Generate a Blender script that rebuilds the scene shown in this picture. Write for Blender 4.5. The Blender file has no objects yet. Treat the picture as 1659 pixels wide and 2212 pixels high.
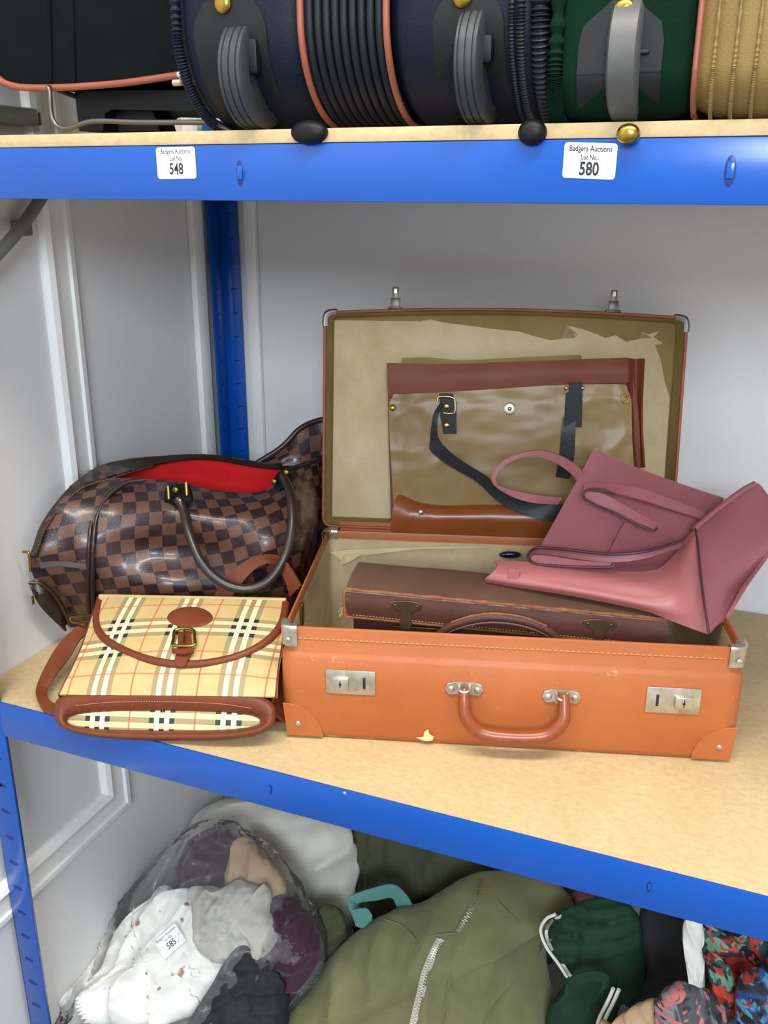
import bpy, bmesh, math, random
import numpy as np
from mathutils import Vector, Matrix, noise
random.seed(4)
S = bpy.context.scene
COL = S.collection
PI = math.pi
# ------------------------------------------------------------------ camera
FPX, CX, CY = 2000.0, 829.5, 1106.0
YAW, PITCH, ROLL = [math.radians(v) for v in (-21.897, 19.291, .179)]
CAM = np.array([0.8121, -0.7516, 0.6])
F_ = np.array([math.sin(YAW)*math.cos(PITCH), math.cos(YAW)*math.cos(PITCH), -math.sin(PITCH)])
R0 = np.array([math.cos(YAW), -math.sin(YAW), 0]); U0 = np.cross(R0, F_)
R_ = R0*math.cos(ROLL)+U0*math.sin(ROLL); U_ = -R0*math.sin(ROLL)+U0*math.cos(ROLL)
cd = bpy.data.cameras.new('camera'); cam = bpy.data.objects.new('camera', cd); COL.objects.link(cam)
cd.sensor_fit = 'HORIZONTAL'; cd.sensor_width = 36; cd.lens = FPX/1659*36
cd.clip_start = .01
cam.matrix_world = Matrix(((R_[0], U_[0], -F_[0], CAM[0]), (R_[1], U_[1], -F_[1], CAM[1]), (R_[2], U_[2], -F_[2], CAM[2]), (0, 0, 0, 1)))
S.camera = cam
# ------------------------------------------------------------------ world, lights, exposure
w = bpy.data.worlds.new('world'); S.world = w; w.use_nodes = True
w.node_tree.nodes['Background'].inputs[0].default_value = (.88, .93, 1.0, 1)
w.node_tree.nodes['Background'].inputs[1].default_value = .86
def area(name, loc, target, size, power, col, sy=None):
    l = bpy.data.lights.new(name, 'AREA'); l.energy = power; l.color = col; l.size = size
    if sy: l.shape = 'RECTANGLE'; l.size_y = sy
    o = bpy.data.objects.new(name, l); COL.objects.link(o); o.location = loc
    o.rotation_euler = (Vector(target)-Vector(loc)).to_track_quat('-Z', 'Y').to_euler(); return o
area('ceiling_tube_light', (1.0, -.85, 2.3), (.7, -.2, 0), 2.2, 80, (1, .95, .87), .35)
area('window_light', (1.5, -2.9, 1.45), (.4, .2, 0), 1.2, 88, (.80, .90, 1), .8)
S.view_settings.view_transform = 'Standard'; S.view_settings.look = 'None'
S.view_settings.exposure = 0.0; S.view_settings.gamma = 1; S.view_settings.use_curve_mapping = False

# ------------------------------------------------------------------ helpers
def ray(x, y): return F_+R_*(x-CX)/FPX-U_*(y-CY)/FPX
def P(x, y, d):                       # a point on the vertical plane y = d
    v = ray(x, y); return CAM+v*((d-CAM[1])/v[1])
def Z(x, y, z):                       # a point on the level plane z
    v = ray(x, y); return CAM+v*((z-CAM[2])/v[2])
class Plane:
    def __init__(s, o, n): s.o = np.array(o, float); s.n = np.array(n, float)/np.linalg.norm(n)
    def __call__(s, x, y, off=0.0):
        v = ray(x, y); return CAM+v*(((s.o+s.n*off-CAM)@s.n)/(v@s.n))
def plane3(a, b, c):
    n = np.cross(np.array(b)-a, np.array(c)-a)
    if n@(CAM-a) < 0: n = -n
    return Plane(a, n)
def lin(h):
    if isinstance(h, str):
        h = [int(h[i:i+2], 16)/255 for i in (0, 2, 4)]
    return tuple((c/12.92 if c <= .04045 else ((c+.055)/1.055)**2.4) for c in h)+(1,)
class E:                              # small expression wrapper over Math nodes
    def __init__(s, nt, sock): s.nt, s.s = nt, sock
    def op(s, o, b=None, c=None):
        n = s.nt.nodes.new('ShaderNodeMath'); n.operation = o
        for i, v in enumerate((s, b, c)):
            if v is None: continue
            if isinstance(v, E): s.nt.links.new(v.s, n.inputs[i])
            else: n.inputs[i].default_value = v
        return E(s.nt, n.outputs[0])
    def __add__(s, b): return s.op('ADD', b)
    def __sub__(s, b): return s.op('SUBTRACT', b)
    def __mul__(s, b): return s.op('MULTIPLY', b)
    def mod(s, b): return s.op('FLOORED_MODULO', b)
    def gt(s, b): return s.op('GREATER_THAN', b)
    def lt(s, b): return s.op('LESS_THAN', b)
    def mx(s, b): return s.op('MAXIMUM', b)
def band(u, a, b): return u.gt(a)*u.lt(b)
def mixc(nt, f, a, b):
    n = nt.nodes.new('ShaderNodeMix'); n.data_type = 'RGBA'
    for sock, v in ((n.inputs[0], f), (n.inputs[6], a), (n.inputs[7], b)):
        if isinstance(v, E): nt.links.new(v.s, sock)
        elif isinstance(v, bpy.types.NodeSocket): nt.links.new(v, sock)
        else: sock.default_value = v if isinstance(v, (int, float)) else tuple(v)
    return n.outputs[2]
def noise_n(nt, scale, detail=4, rough=.6, vec=None, dist=0):
    n = nt.nodes.new('ShaderNodeTexNoise'); n.inputs['Scale'].default_value = scale
    n.inputs['Detail'].default_value = detail; n.inputs['Roughness'].default_value = rough; n.inputs['Distortion'].default_value = dist
    if vec is None:
        t = nt.nodes.new('ShaderNodeTexCoord'); vec = t.outputs['Object']
    nt.links.new(vec, n.inputs['Vector']); return E(nt, n.outputs[0])
def mapr(e, a, b, c=0, d=1):
    n = e.nt.nodes.new('ShaderNodeMapRange'); e.nt.links.new(e.s, n.inputs[0])
    for i, v in enumerate((a, b, c, d)): n.inputs[i+1].default_value = v
    return E(e.nt, n.outputs[0])
def mat(name, col, rough=.5, metal=0, col2=None, ns=30, var=.5, bump=0, bs=200, coat=0, spec=.5, sheen=0, colf=None, alpha=1):
    m = bpy.data.materials.new(name); m.use_nodes = True; nt = m.node_tree
    b = nt.nodes['Principled BSDF']
    b.inputs['Base Color'].default_value = lin(col); b.inputs['Roughness'].default_value = rough
    b.inputs['Metallic'].default_value = metal; b.inputs['Specular IOR Level'].default_value = spec
    b.inputs['Coat Weight'].default_value = coat; b.inputs['Coat Roughness'].default_value = .15
    b.inputs['Sheen Weight'].default_value = sheen
    c = None
    if col2:
        f = mapr(noise_n(nt, ns, 5), .5-var/2, .5+var/2)
        c = mixc(nt, f, lin(col), lin(col2))
    if colf: c = colf(nt, c if c is not None else lin(col))
    if c is not None: nt.links.new(c, b.inputs['Base Color'])
    if bump:
        bn = nt.nodes.new('ShaderNodeBump'); bn.inputs['Strength'].default_value = bump; bn.inputs['Distance'].default_value = .002
        nt.links.new(noise_n(nt, bs, 3).s, bn.inputs['Height']); nt.links.new(bn.outputs[0], b.inputs['Normal'])
    return m
def tag(o, label=None, cat=None, group=None, kind=None):
    for k, v in (('label', label), ('category', cat), ('group', group), ('kind', kind)):
        if v: o[k] = v
    return o
def empty(name, loc, label, cat, group=None):
    o = bpy.data.objects.new(name, None); COL.objects.link(o); o.location = Vector([float(v) for v in loc]); o.empty_display_size = .02
    return tag(o, label, cat, group)
def org(p):
    v = np.zeros(3)
    while p is not None: v = v+np.array(p.location); p = p.parent
    return v
def mesh(name, V, Fc, m, parent=None, smooth=True, uv=None, sharp=None, mats=None, mi=None, label=None, kind=None):
    V = np.array(V, float)
    if parent is None: loc = np.array([V[:, 0].mean(), V[:, 1].mean(), V[:, 2].min()])
    else: loc = org(parent)
    me = bpy.data.meshes.new(name); me.from_pydata((V-loc).tolist(), [], [tuple(int(i) for i in f) for f in Fc])
    if uv is not None:
        l = me.uv_layers.new(name='UVMap'); idx = np.zeros(len(me.loops), int); me.loops.foreach_get('vertex_index', idx)
        l.data.foreach_set('uv', np.array(uv, float)[idx].ravel())
    me.materials.append(m)
    for x in (mats or []): me.materials.append(x)
    if mi is not None: me.polygons.foreach_set('material_index', mi)
    if smooth:
        me.polygons.foreach_set('use_smooth', [True]*len(me.polygons)); me.set_sharp_from_angle(angle=math.radians(sharp or 50))
    me.update()
    o = bpy.data.objects.new(name, me); COL.objects.link(o)
    if parent is not None: o.parent = parent
    else: o.location = Vector(loc)
    return tag(o, label, kind=kind)
def join(parts):
    V, Fc, n = [], [], 0
    for v, f in parts:
        V += [tuple(p) for p in v]; Fc += [tuple(i+n for i in q) for q in f]; n += len(v)
    return V, Fc
def cr(p, n):                         # Catmull-Rom through p, n samples
    p = np.array(p, float)
    if len(p) == 2: t = np.linspace(0, 1, n)[:, None]; return p[0]*(1-t)+p[1]*t
    q = np.vstack([2*p[0]-p[1], p, 2*p[-1]-p[-2]]); out = []
    for t in np.linspace(0, len(p)-1, n):
        i = min(int(t), len(p)-2); u = t-i; a, b, c, d = q[i:i+4]
        out.append(.5*((2*b)+(c-a)*u+(2*a-5*b+4*c-d)*u*u+(3*b-a-3*c+d)*u**3))
    return np.array(out)
def crc(p, n):                        # closed
    p = np.array(p, float); k = len(p); out = []
    for t in np.linspace(0, k, n, endpoint=False):
        i = int(t); u = t-i; a, b, c, d = p[(i-1) % k], p[i % k], p[(i+1) % k], p[(i+2) % k]
        out.append(.5*((2*b)+(c-a)*u+(2*a-5*b+4*c-d)*u*u+(3*b-a-3*c+d)*u**3))
    return np.array(out)
def wr(A, amp, sc=12, seed=0, stretch=(1, 1, 1)):
    if not amp: return A
    out = A.copy().reshape(-1, 3)
    for i, p in enumerate(out):
        q = Vector([p[k]*sc*stretch[k]+seed*7.3 for k in range(3)])
        v = noise.fractal(q, .8, 2.1, 3)
        w2 = 1-abs(noise.noise(q*.9+Vector((9, 3, 1))))*2.2
        out[i] = p+VN*(amp*(v*.9+.5*w2*w2*w2))
    return out.reshape(A.shape)
VN = -F_
def surf(grid, nu=24, nv=24, t=.002, wrinkle=0, sc=12, seed=0, closed=False, uvr=0.0, stretch=(1, 1, 1)):
    """smooth sheet through a grid of control points, given a thickness; returns verts, faces, uv"""
    rows = [(crc(r, nu) if closed else cr(r, nu)) for r in grid]
    A = np.array([cr([r[i] for r in rows], nv) for i in range(nu)])       # nu x nv x 3
    A = wr(A, wrinkle, sc, seed, stretch)
    if closed: du = np.roll(A, -1, 0)-np.roll(A, 1, 0)
    else: du = np.gradient(A, axis=0)
    dv = np.gradient(A, axis=1)
    n = np.cross(du, dv); n /= np.linalg.norm(n, axis=2)[:, :, None]+1e-9
    mid = n.reshape(-1, 3).mean(0)
    if mid@(CAM-A.reshape(-1, 3).mean(0)) < 0 and not closed: n = -n
    B = A-n*t
    su = np.concatenate([[0], np.cumsum(np.linalg.norm(np.diff(A, axis=0), axis=2).mean(1))])
    sv = np.concatenate([[0], np.cumsum(np.linalg.norm(np.diff(A, axis=1), axis=2).mean(0))])
    UVa = np.stack(np.meshgrid(su, sv, indexing='ij'), -1).reshape(-1, 2)
    c, s_ = math.cos(uvr), math.sin(uvr); UVa = np.stack([UVa[:, 0]*c-UVa[:, 1]*s_, UVa[:, 0]*s_+UVa[:, 1]*c], 1)
    V = np.vstack([A.reshape(-1, 3), B.reshape(-1, 3)]); N = nu*nv; Fc = []
    id_ = lambda i, j: (i % nu)*nv+j
    flip = (np.cross(du, dv).reshape(-1, 3).mean(0)@n.reshape(-1, 3).mean(0)) < 0
    for i in range(nu if closed else nu-1):
        for j in range(nv-1):
            q = (id_(i, j), id_(i+1, j), id_(i+1, j+1), id_(i, j+1))
            if flip: q = q[::-1]
            Fc.append(q); Fc.append(tuple(k+N for k in q[::-1]))
    for i in range(nu if closed else nu-1):
        for j in (0, nv-1):
            q = (id_(i, j), id_(i, j)+N, id_(i+1, j)+N, id_(i+1, j)); Fc.append(q if (j == 0) != flip else q[::-1])
    if not closed:
        for j in range(nv-1):
            for i in (0, nu-1):
                q = (id_(i, j), id_(i, j+1), id_(i, j+1)+N, id_(i, j)+N); Fc.append(q if (i == 0) != flip else q[::-1])
    return V, Fc, np.vstack([UVa, UVa])
def sheet(name, grid, m, parent=None, label=None, kind=None, sharp=60, **k):
    V, Fc, uv = surf(grid, **k); return mesh(name, V, Fc, m, parent, uv=uv, sharp=sharp, label=label, kind=kind)
def pillow_g(outline, T1, T2, n=None, seg=72, rings=10, wrinkle=0, sc=12, seed=0, pw=.5, stretch=(1, 1, 1), cen=None, spl=True, folds=0):
    """closed body: outline swells T1 along +n and T2 along -n"""
    O = crc(outline, seg) if spl else np.array(outline, float); seg = len(O)
    c = O.mean(0) if cen is None else np.array(cen)
    if n is None: n = CAM-c; n /= np.linalg.norm(n)
    n = np.array(n, float); n /= np.linalg.norm(n)
    V = []; Fc = []
    rr_ = [math.sin(PI/2*k/rings) for k in range(rings+1)]                 # 0..1
    lay = [(r, T1*(max(0, 1-r**2.6))**pw) for r in rr_]+[(r, -T2*(max(0, 1-r**2.6))**pw) for r in rr_[-2::-1]]
    pts = []
    for r, h in lay:
        if r == 0: pts.append(np.array([c+n*h]))
        else: pts.append(c+(O-c)*r+n*h)
    if wrinkle:
        for k, a in enumerate(pts):
            for i, p in enumerate(a):
                q = Vector([p[j]*sc*stretch[j]+seed*5.1 for j in range(3)])
                v = noise.fractal(q, .8, 2.1, 3); w2 = 1-abs(noise.noise(q*.8+Vector((4, 2, 7))))*2.2
                fd = 0
                if folds:
                    fq = noise.noise(q*.35+Vector((1, 8, 3)))*2.4; an = seed*1.7+noise.noise(q*.2)*1.5
                    ph = (p[0]*math.cos(an)+p[2]*math.sin(an))*folds+fq*2.2
                    fd = (1-abs(math.sin(ph)))**1.6*(.4+.9*max(0, .5+noise.noise(q*.4+Vector((5, 5, 5)))*1.5))
                a[i] = p+n*wrinkle*(v+.5*w2**3+1.3*fd-.4)
    st = []
    for a in pts: st.append(len(V)); V += list(a)
    for k in range(len(pts)-1):
        a, b = pts[k], pts[k+1]; sa, sb = st[k], st[k+1]
        for i in range(seg):
            j = (i+1) % seg
            if len(a) == 1: Fc.append((sa, sb+i, sb+j))
            elif len(b) == 1: Fc.append((sa+i, sb, sa+j))
            else: Fc.append((sa+i, sb+i, sb+j, sa+j))
    V = np.array(V)
    # consistent outward winding
    f0 = Fc[0]; nn = np.cross(V[f0[1]]-V[f0[0]], V[f0[2]]-V[f0[0]])
    if nn@n < 0: Fc = [f[::-1] for f in Fc]
    e1 = np.cross([0, 0, 1], n); e1 /= np.linalg.norm(e1)+1e-9; e2 = np.cross(n, e1)
    uv = np.stack([(V-c)@e1, (V-c)@e2], 1)
    return V, Fc, uv
def pillow(name, outline, m, T1=.02, T2=.02, parent=None, label=None, kind=None, sharp=70, **k):
    V, Fc, uv = pillow_g(outline, T1, T2, **k); return mesh(name, V, Fc, m, parent, uv=uv, sharp=sharp, label=label, kind=kind)
def tube_g(pts, r, seg=10, n=None, closed=False, flat=None, up=None):
    pts = np.array(pts, float); n = n or max(2, len(pts)*6)
    A = crc(pts, n) if closed else cr(pts, n)
    T = (np.roll(A, -1, 0)-np.roll(A, 1, 0)) if closed else np.gradient(A, axis=0)
    T /= np.linalg.norm(T, axis=1)[:, None]+1e-12
    u = np.array(up, float) if up is not None else (np.array([0, 0, 1.]) if abs(T[0][2]) < .9 else np.array([1., 0, 0]))
    V = []; Fc = []
    for i in range(n):
        u = (np.array(up, float) if up is not None else u); u = u-T[i]*(u@T[i]); u /= np.linalg.norm(u)+1e-9
        v = np.cross(T[i], u)
        ri = r(i/(n-1)) if callable(r) else r
        for k in range(seg):
            a = 2*PI*k/seg+PI/seg
            if flat: cu, sv_ = ri*math.cos(a)*flat, ri*math.sin(a)
            else: cu, sv_ = ri*math.cos(a), ri*math.sin(a)
            V.append(A[i]+u*sv_+v*cu)
    for i in range(n if closed else n-1):
        for k in range(seg):
            a, b = i*seg+k, i*seg+(k+1) % seg; c, d = ((i+1) % n)*seg+(k+1) % seg, ((i+1) % n)*seg+k
            Fc.append((a, b, c, d))
    if not closed: Fc.append(tuple(range(seg))[::-1]); Fc.append(tuple((n-1)*seg+k for k in range(seg)))
    return V, Fc
def tube(name, pts, r, m, parent=None, label=None, kind=None, **k):
    V, Fc = tube_g(pts, r, **k); return mesh(name, V, Fc, m, parent, label=label, kind=kind)
def box_g(o, sx, sy, sz, ax=(1, 0, 0), ay=(0, 1, 0), az=(0, 0, 1), bev=0.0, seg=2):
    """box centred at o with half-free sizes along given axes"""
    bm = bmesh.new(); bmesh.ops.create_cube(bm, size=1)
    for v in bm.verts: v.co = Vector((v.co.x*sx, v.co.y*sy, v.co.z*sz))
    if bev: bmesh.ops.bevel(bm, geom=bm.edges[:], offset=bev, segments=seg, affect='EDGES', profile=.5)
    M = np.array([ax, ay, az], float)
    V = [np.array(o)+np.array(v.co)@M for v in bm.verts]; Fc = [tuple(v.index for v in f.verts) for f in bm.faces]
    bm.free(); return V, Fc
def box(name, o, sx, sy, sz, m, parent=None, label=None, kind=None, **k):
    V, Fc = box_g(o, sx, sy, sz, **k); return mesh(name, V, Fc, m, parent, label=label, kind=kind, sharp=35)
def boxmm(name, a, b, m, parent=None, bev=.001, label=None, kind=None):
    a, b = np.array(a, float), np.array(b, float)
    return box(name, (a+b)/2, *(abs(b-a)), m, parent, label=label, kind=kind, bev=bev)
def plate_g(outline, n, t, bev=.0):
    """flat plate from a 3D outline, front at outline+n*t, with a small chamfer"""
    O = np.array(outline, float); c = O.mean(0); k = len(O); n = np.array(n)/np.linalg.norm(n)
    L = [O, O+n*(t-bev), c+(O-c)*(1-bev/max(1e-6, np.linalg.norm(O-c, axis=1).mean()))+n*t]
    V = np.vstack(L); Fc = []
    for j in range(2):
        for i in range(k): Fc.append((j*k+i, j*k+(i+1) % k, (j+1)*k+(i+1) % k, (j+1)*k+i))
    Fc.append(tuple(2*k+i for i in range(k))); Fc.append(tuple(range(k))[::-1])
    f = Fc[-2]; nn = sum(np.cross(V[f[i]]-c, V[f[(i+1) % k]]-c) for i in range(k))
    if nn@n < 0: Fc = [q[::-1] for q in Fc]
    return V, Fc
def plate(name, outline, n, t, m, parent=None, bev=.0003, label=None, kind=None):
    V, Fc = plate_g(outline, n, t, bev); return mesh(name, V, Fc, m, parent, sharp=30, label=label, kind=kind)
def disc_pts(c, n, r, k=20, ry=None, ang=0, up=(0, 0, 1)):
    n = np.array(n, float)/np.linalg.norm(n); u = np.array(up, float); u -= n*(u@n); u /= np.linalg.norm(u); v = np.cross(u, n)
    ry = ry or r; out = []
    for i in range(k):
        a = 2*PI*i/k; x, y = r*math.cos(a), ry*math.sin(a)
        x, y = x*math.cos(ang)-y*math.sin(ang), x*math.sin(ang)+y*math.cos(ang); out.append(np.array(c)+v*x+u*y)
    return out
def dome_g(c, n, r, h, k=14):
    n = np.array(n, float)/np.linalg.norm(n); return pillow_g(disc_pts(c, n, r, k), h, 0.0004, n=n, spl=False, rings=4, pw=.6)[:2]
def dome(name, c, n, r, h, m, parent=None, label=None):
    V, Fc = dome_g(c, n, r, h); return mesh(name, V, Fc, m, parent, label=label)
def dashes_g(path, n, ln, wd, normal, lift=.0003):
    A = cr(path, n*2+1); parts = []
    for i in range(n):
        a = A[2*i]; b = A[2*i+1]; d = (b-a); L = np.linalg.norm(d); d = d/L; nn = np.array(normal)/np.linalg.norm(normal)
        parts.append(box_g((a+b)/2+nn*lift, min(ln, L*1.4), wd, wd*.6, ax=d, ay=np.cross(nn, d), az=nn))
    return join(parts)
def text(name, s, c, right, up, size, m, parent, sx=.8, bold=0):
    cu = bpy.data.curves.new(name, 'FONT'); cu.body = s; cu.size = 1; cu.align_x = 'CENTER'; cu.align_y = 'CENTER'; cu.resolution_u = 3
    cu.offset = bold
    o = bpy.data.objects.new('t', cu); COL.objects.link(o); bpy.context.view_layer.update()
    me = bpy.data.meshes.new_from_object(o.evaluated_get(bpy.context.evaluated_depsgraph_get())); bpy.data.objects.remove(o)
    V = [np.array(c)+np.array(right)*v.co.x*size*sx+np.array(up)*v.co.y*size for v in me.vertices]
    Fc = [tuple(p.vertices) for p in me.polygons]; bpy.data.meshes.remove(me)
    return mesh(name, V, Fc, m, parent, smooth=False)

# ------------------------------------------------------------------ materials
def wallcol(nt, c):
    f = mapr(noise_n(nt, 1.5, 5), .35, .7); return mixc(nt, f, lin('c9c9c9'), lin('bfbfc0'))
M = {}
M['wall'] = mat('wall_paint', 'dadad9', .4, col2='d0d0d0', ns=2, bump=.08, bs=60)
M['gloss_white'] = mat('gloss_trim', 'e8e8e6', .28, col2='dededa', ns=6, bump=.1, bs=15)
M['floor'] = mat('floor_vinyl', '77736c', .6, col2='66625c', ns=8)
M['blue'] = mat('blue_enamel', '004ca4', .24, col2='004396', ns=5, var=.9, coat=.15, bump=.03, bs=12)
M['blue_dark'] = mat('blue_slot', '00276f', .4)
def mdf(nt, c):
    t = nt.nodes.new('ShaderNodeTexCoord'); mp = nt.nodes.new('ShaderNodeMapping'); mp.inputs['Scale'].default_value = (110, 150, 150)
    nt.links.new(t.outputs['Object'], mp.inputs[0])
    f = mapr(noise_n(nt, 1, 6, .7, mp.outputs[0]), .35, .68); g = mapr(noise_n(nt, 14, 5), .4, .65)
    return mixc(nt, g*.35, mixc(nt, f, lin('b39a72'), lin('c4ac82')), lin('a98f66'))
M['mdf'] = mat('mdf_board', 'b99a6a', .55, colf=mdf, spec=.3)
M['sticker'] = mat('sticker_paper', 'eeeeee', .5)
M['ink'] = mat('black_ink', '1b1b1e', .5)
def scuff(nt, c):
    t = nt.nodes.new('ShaderNodeTexCoord'); sp = nt.nodes.new('ShaderNodeSeparateXYZ'); nt.links.new(t.outputs['Object'], sp.inputs[0])
    e = band(E(nt, sp.outputs[2]), .1005, .1065)*mapr(noise_n(nt, 24, 6, .8), .60, .66)
    e = e.mx(band(E(nt, sp.outputs[2]), -.01, .004)*mapr(noise_n(nt, 30, 6, .8), .55, .6))
    f = mapr(noise_n(nt, 60, 6, .75), .655, .69); g = mapr(noise_n(nt, 7, 3), .5, .6); f = f*g; g = f.mx(e*.8); f = mapr(g, 0, 1); h = mapr(noise_n(nt, 9, 5), .3, .7)
    return mixc(nt, f, mixc(nt, h, lin('9f5629'), lin('ab6134')), lin('c99069'))
M['orange'] = mat('orange_leather', 'c46a30', .45, colf=scuff, bump=.12, bs=350, spec=.35)
M['orange_dk'] = mat('handle_leather', '8d441d', .34, col2='7a3815', ns=40, coat=.15)
M['stitch'] = mat('stitch_thread', 'c98a58', .7)
def linc(nt, c):
    f = mapr(noise_n(nt, 9, 6, .7), .4, .75); return mixc(nt, f, lin('c6b28c'), lin('ab9468'))
M['lining'] = mat('beige_lining', 'b5a785', .75, colf=linc)
M['lining_dk'] = mat('olive_backing', '7d6736', .8, col2='8f7a48', ns=14, var=.4)
M['paper'] = mat('torn_paper', 'cfc08f', .7, col2='bcab7c', ns=18)
M['rimlea'] = mat('rim_leather', '9a5430', .5, col2='7c3f22', ns=25, bump=.1, bs=300)
M['chrome'] = mat('nickel', 'd2cbbc', .38, .85, col2='a79d8b', ns=60, var=.4)
M['steel_dk'] = mat('dull_steel', '6d6862', .4, .9)
M['brass'] = mat('brass', 'b8983f', .28, 1, col2='8d7436', ns=60)
M['brass_old'] = mat('old_brass', '6f5740', .45, .7, col2='584333', ns=50)
M['gold'] = mat('gold', 'd9b877', .2, 1)
M['brown'] = mat('brown_leather', '5c362d', .5, col2='472923', ns=14, bump=.15, bs=260, spec=.3)
M['brown_top'] = mat('brown_worn_leather', '715442', .5, col2='5a4033', ns=10, bump=.15, bs=200)
M['brown_edge'] = mat('frayed_edge', '9c6236', .7, col2='6e3a26', ns=90, bump=.4, bs=300)
M['thread'] = mat('frayed_thread', 'b39a5e', .8)
M['tan'] = mat('tan_patent', '8a7045', .36, col2='78613b', ns=8, var=.35, bump=.1, bs=12, coat=.04, spec=.25)
M['cognac'] = mat('cognac_leather', '8c4d26', .34, col2='7c3f1a', ns=18, bump=.12, bs=18, coat=.08)
M['redbrown'] = mat('red_brown_leather', '743820', .48, col2='622d19', ns=12, bump=.1, bs=14, spec=.22)
M['blackp'] = mat('black_patent', '08090b', .45, col2='050607', ns=60, bump=.1, bs=220, coat=.03, spec=.2)
M['pink'] = mat('pink_leather', '995a60', .5, col2='93545a', ns=10, bump=.1, bs=500)
M['pink_lt'] = mat('pink_gusset_leather', 'b06867', .42, col2='a96160', ns=8, bump=.1, bs=500)
M['pink_edge'] = mat('pink_edge_paint', '4a2a33', .4)
M['redfab'] = mat('red_lining', 'c80d12', .7, col2='b3090e', ns=12, bump=.3, bs=40, spec=.2)
M['dkbrown'] = mat('dark_brown_trim', '2f211d', .4, col2='241917', ns=30, coat=.12)
M['brown_tan'] = mat('strap_leather', '71391f', .45, col2='602d18', ns=20, bump=.15, bs=200, spec=.3)
def checks(nt, c):
    t = nt.nodes.new('ShaderNodeUVMap'); sp = nt.nodes.new('ShaderNodeSeparateXYZ'); nt.links.new(t.outputs[0], sp.inputs[0])
    u, v = E(nt, sp.outputs[0]), E(nt, sp.outputs[1]); q = .037
    a = u.mod(q).lt(q/2); b = v.mod(q).lt(q/2); x = (a-b).op('ABSOLUTE')
    n = mapr(noise_n(nt, 20, 4), .3, .7)
    return mixc(nt, x, mixc(nt, n, lin('2f1c22'), lin('26161b')), mixc(nt, n, lin('654436'), lin('583a2e')))
M['checks'] = mat('brown_check_canvas', '6b4a40', .34, colf=checks, bump=.25, bs=500, coat=.3)
def plaid(nt, c):
    t = nt.nodes.new('ShaderNodeUVMap'); sp = nt.nodes.new('ShaderNodeSeparateXYZ'); nt.links.new(t.outputs[0], sp.inputs[0])
    res = []
    for ax in (0, 1):
        u = E(nt, sp.outputs[ax]).mod(.080); s = .0062
        dark = band(u, 0, s).mx(band(u, 2*s, 3*s)).mx(band(u, 4*s, 5*s))
        white = band(u, s, 2*s).mx(band(u, 3*s, 4*s)); red = band(u, .0545, .0565)
        res.append((dark, white, red))
    (d1, w1, r1), (d2, w2, r2) = res
    n = mapr(noise_n(nt, 30, 5), .3, .75)
    base = mixc(nt, n, lin('bfa672'), lin('b09661'))
    x = mixc(nt, d2*.6, base, lin('6f6749')); x = mixc(nt, d1*.6, x, lin('6f6749'))
    x = mixc(nt, w2*.45, x, lin('ddd5ac')); x = mixc(nt, w1*.7, x, lin('dfd8b4'))
    x = mixc(nt, r2*.65, x, lin('c0502f')); x = mixc(nt, r1*.75, x, lin('b8402a'))
    return mixc(nt, d1*d2, x, lin('20202a'))
M['plaid'] = mat('plaid_canvas', 'd5c189', .55, colf=plaid, bump=.15, bs=700)
M['black_fab'] = mat('black_fabric', '0b0e0f', .9, col2='07090a', ns=25, bump=.2, bs=500, spec=.1)
M['navy'] = mat('navy_vinyl', '0b1022', .6, col2='080c1b', ns=9, bump=.2, bs=500, spec=.22)
M['navy_rib'] = mat('navy_ribbed', '10131d', .55, col2='0b0e17', ns=14, spec=.3)
M['green_fab'] = mat('green_fabric', '082417', .9, col2='051c12', ns=9, bump=.3, bs=700, spec=.08)
M['gold_fab'] = mat('gold_fabric', '7c622c', .6, col2='6e5727', ns=30, bump=.25, bs=900)
M['piping'] = mat('tan_piping', '8f4e38', .5, col2='7d422f', ns=20)
M['rubber'] = mat('grey_rubber', '141516', .55, col2='0f1011', ns=16, spec=.3)
M['wheel'] = mat('wheel_rubber', '333537', .48, col2='1f2124', ns=18, bump=.15, bs=120)
M['wheel_g'] = mat('pale_wheel_rubber', '555452', .45, col2='434241', ns=20)
M['blackplastic'] = mat('black_plastic', '090a0b', .5, spec=.25)
M['greymetal'] = mat('grey_metal', '7d7d74', .45, .3, col2='6e6e66', ns=20)
M['olive'] = mat('olive_cotton', '7d7e55', .85, col2='585a39', ns=7, var=.55, bump=.3, bs=300, sheen=.1)
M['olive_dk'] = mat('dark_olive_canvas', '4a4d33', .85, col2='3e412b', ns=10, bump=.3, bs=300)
M['teal'] = mat('teal_cotton', '5a9189', .8, col2='4b7f78', ns=20)
M['grass'] = mat('dark_green_jersey', '0a3a22', .8, col2='07301c', ns=18)
M['white_fab'] = mat('white_cotton', 'e4e2da', .8, col2='d6d3c9', ns=8, bump=.2, bs=150)
def print_(nt, c):
    f = mapr(noise_n(nt, 42, 2, .5), .665, .70); g = mapr(noise_n(nt, 18, 2), .4, .6)
    return mixc(nt, f, lin('ecebe4'), mixc(nt, g, lin('6e6a68'), lin('b06a5c')))
M['white_print'] = mat('white_sprigged_cotton', 'ecebe4', .8, colf=print_)
M['greycloth'] = mat('pale_grey_cotton', 'b9b5ab', .85, col2='a8a399', ns=14)
M['maroon'] = mat('maroon_fleece', '3f1b2b', .85, col2='2f1320', ns=22, bump=.5, bs=150, sheen=.2)
M['beige'] = mat('beige_cotton', 'b79a76', .85, col2='a88b68', ns=15)
M['black_cl'] = mat('black_cotton', '131316', .8, col2='1b1b1e', ns=15)
M['duvet'] = mat('white_wadding', 'dedbd0', .85, col2='cfccc1', ns=8, bump=.3, bs=60)
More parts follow.
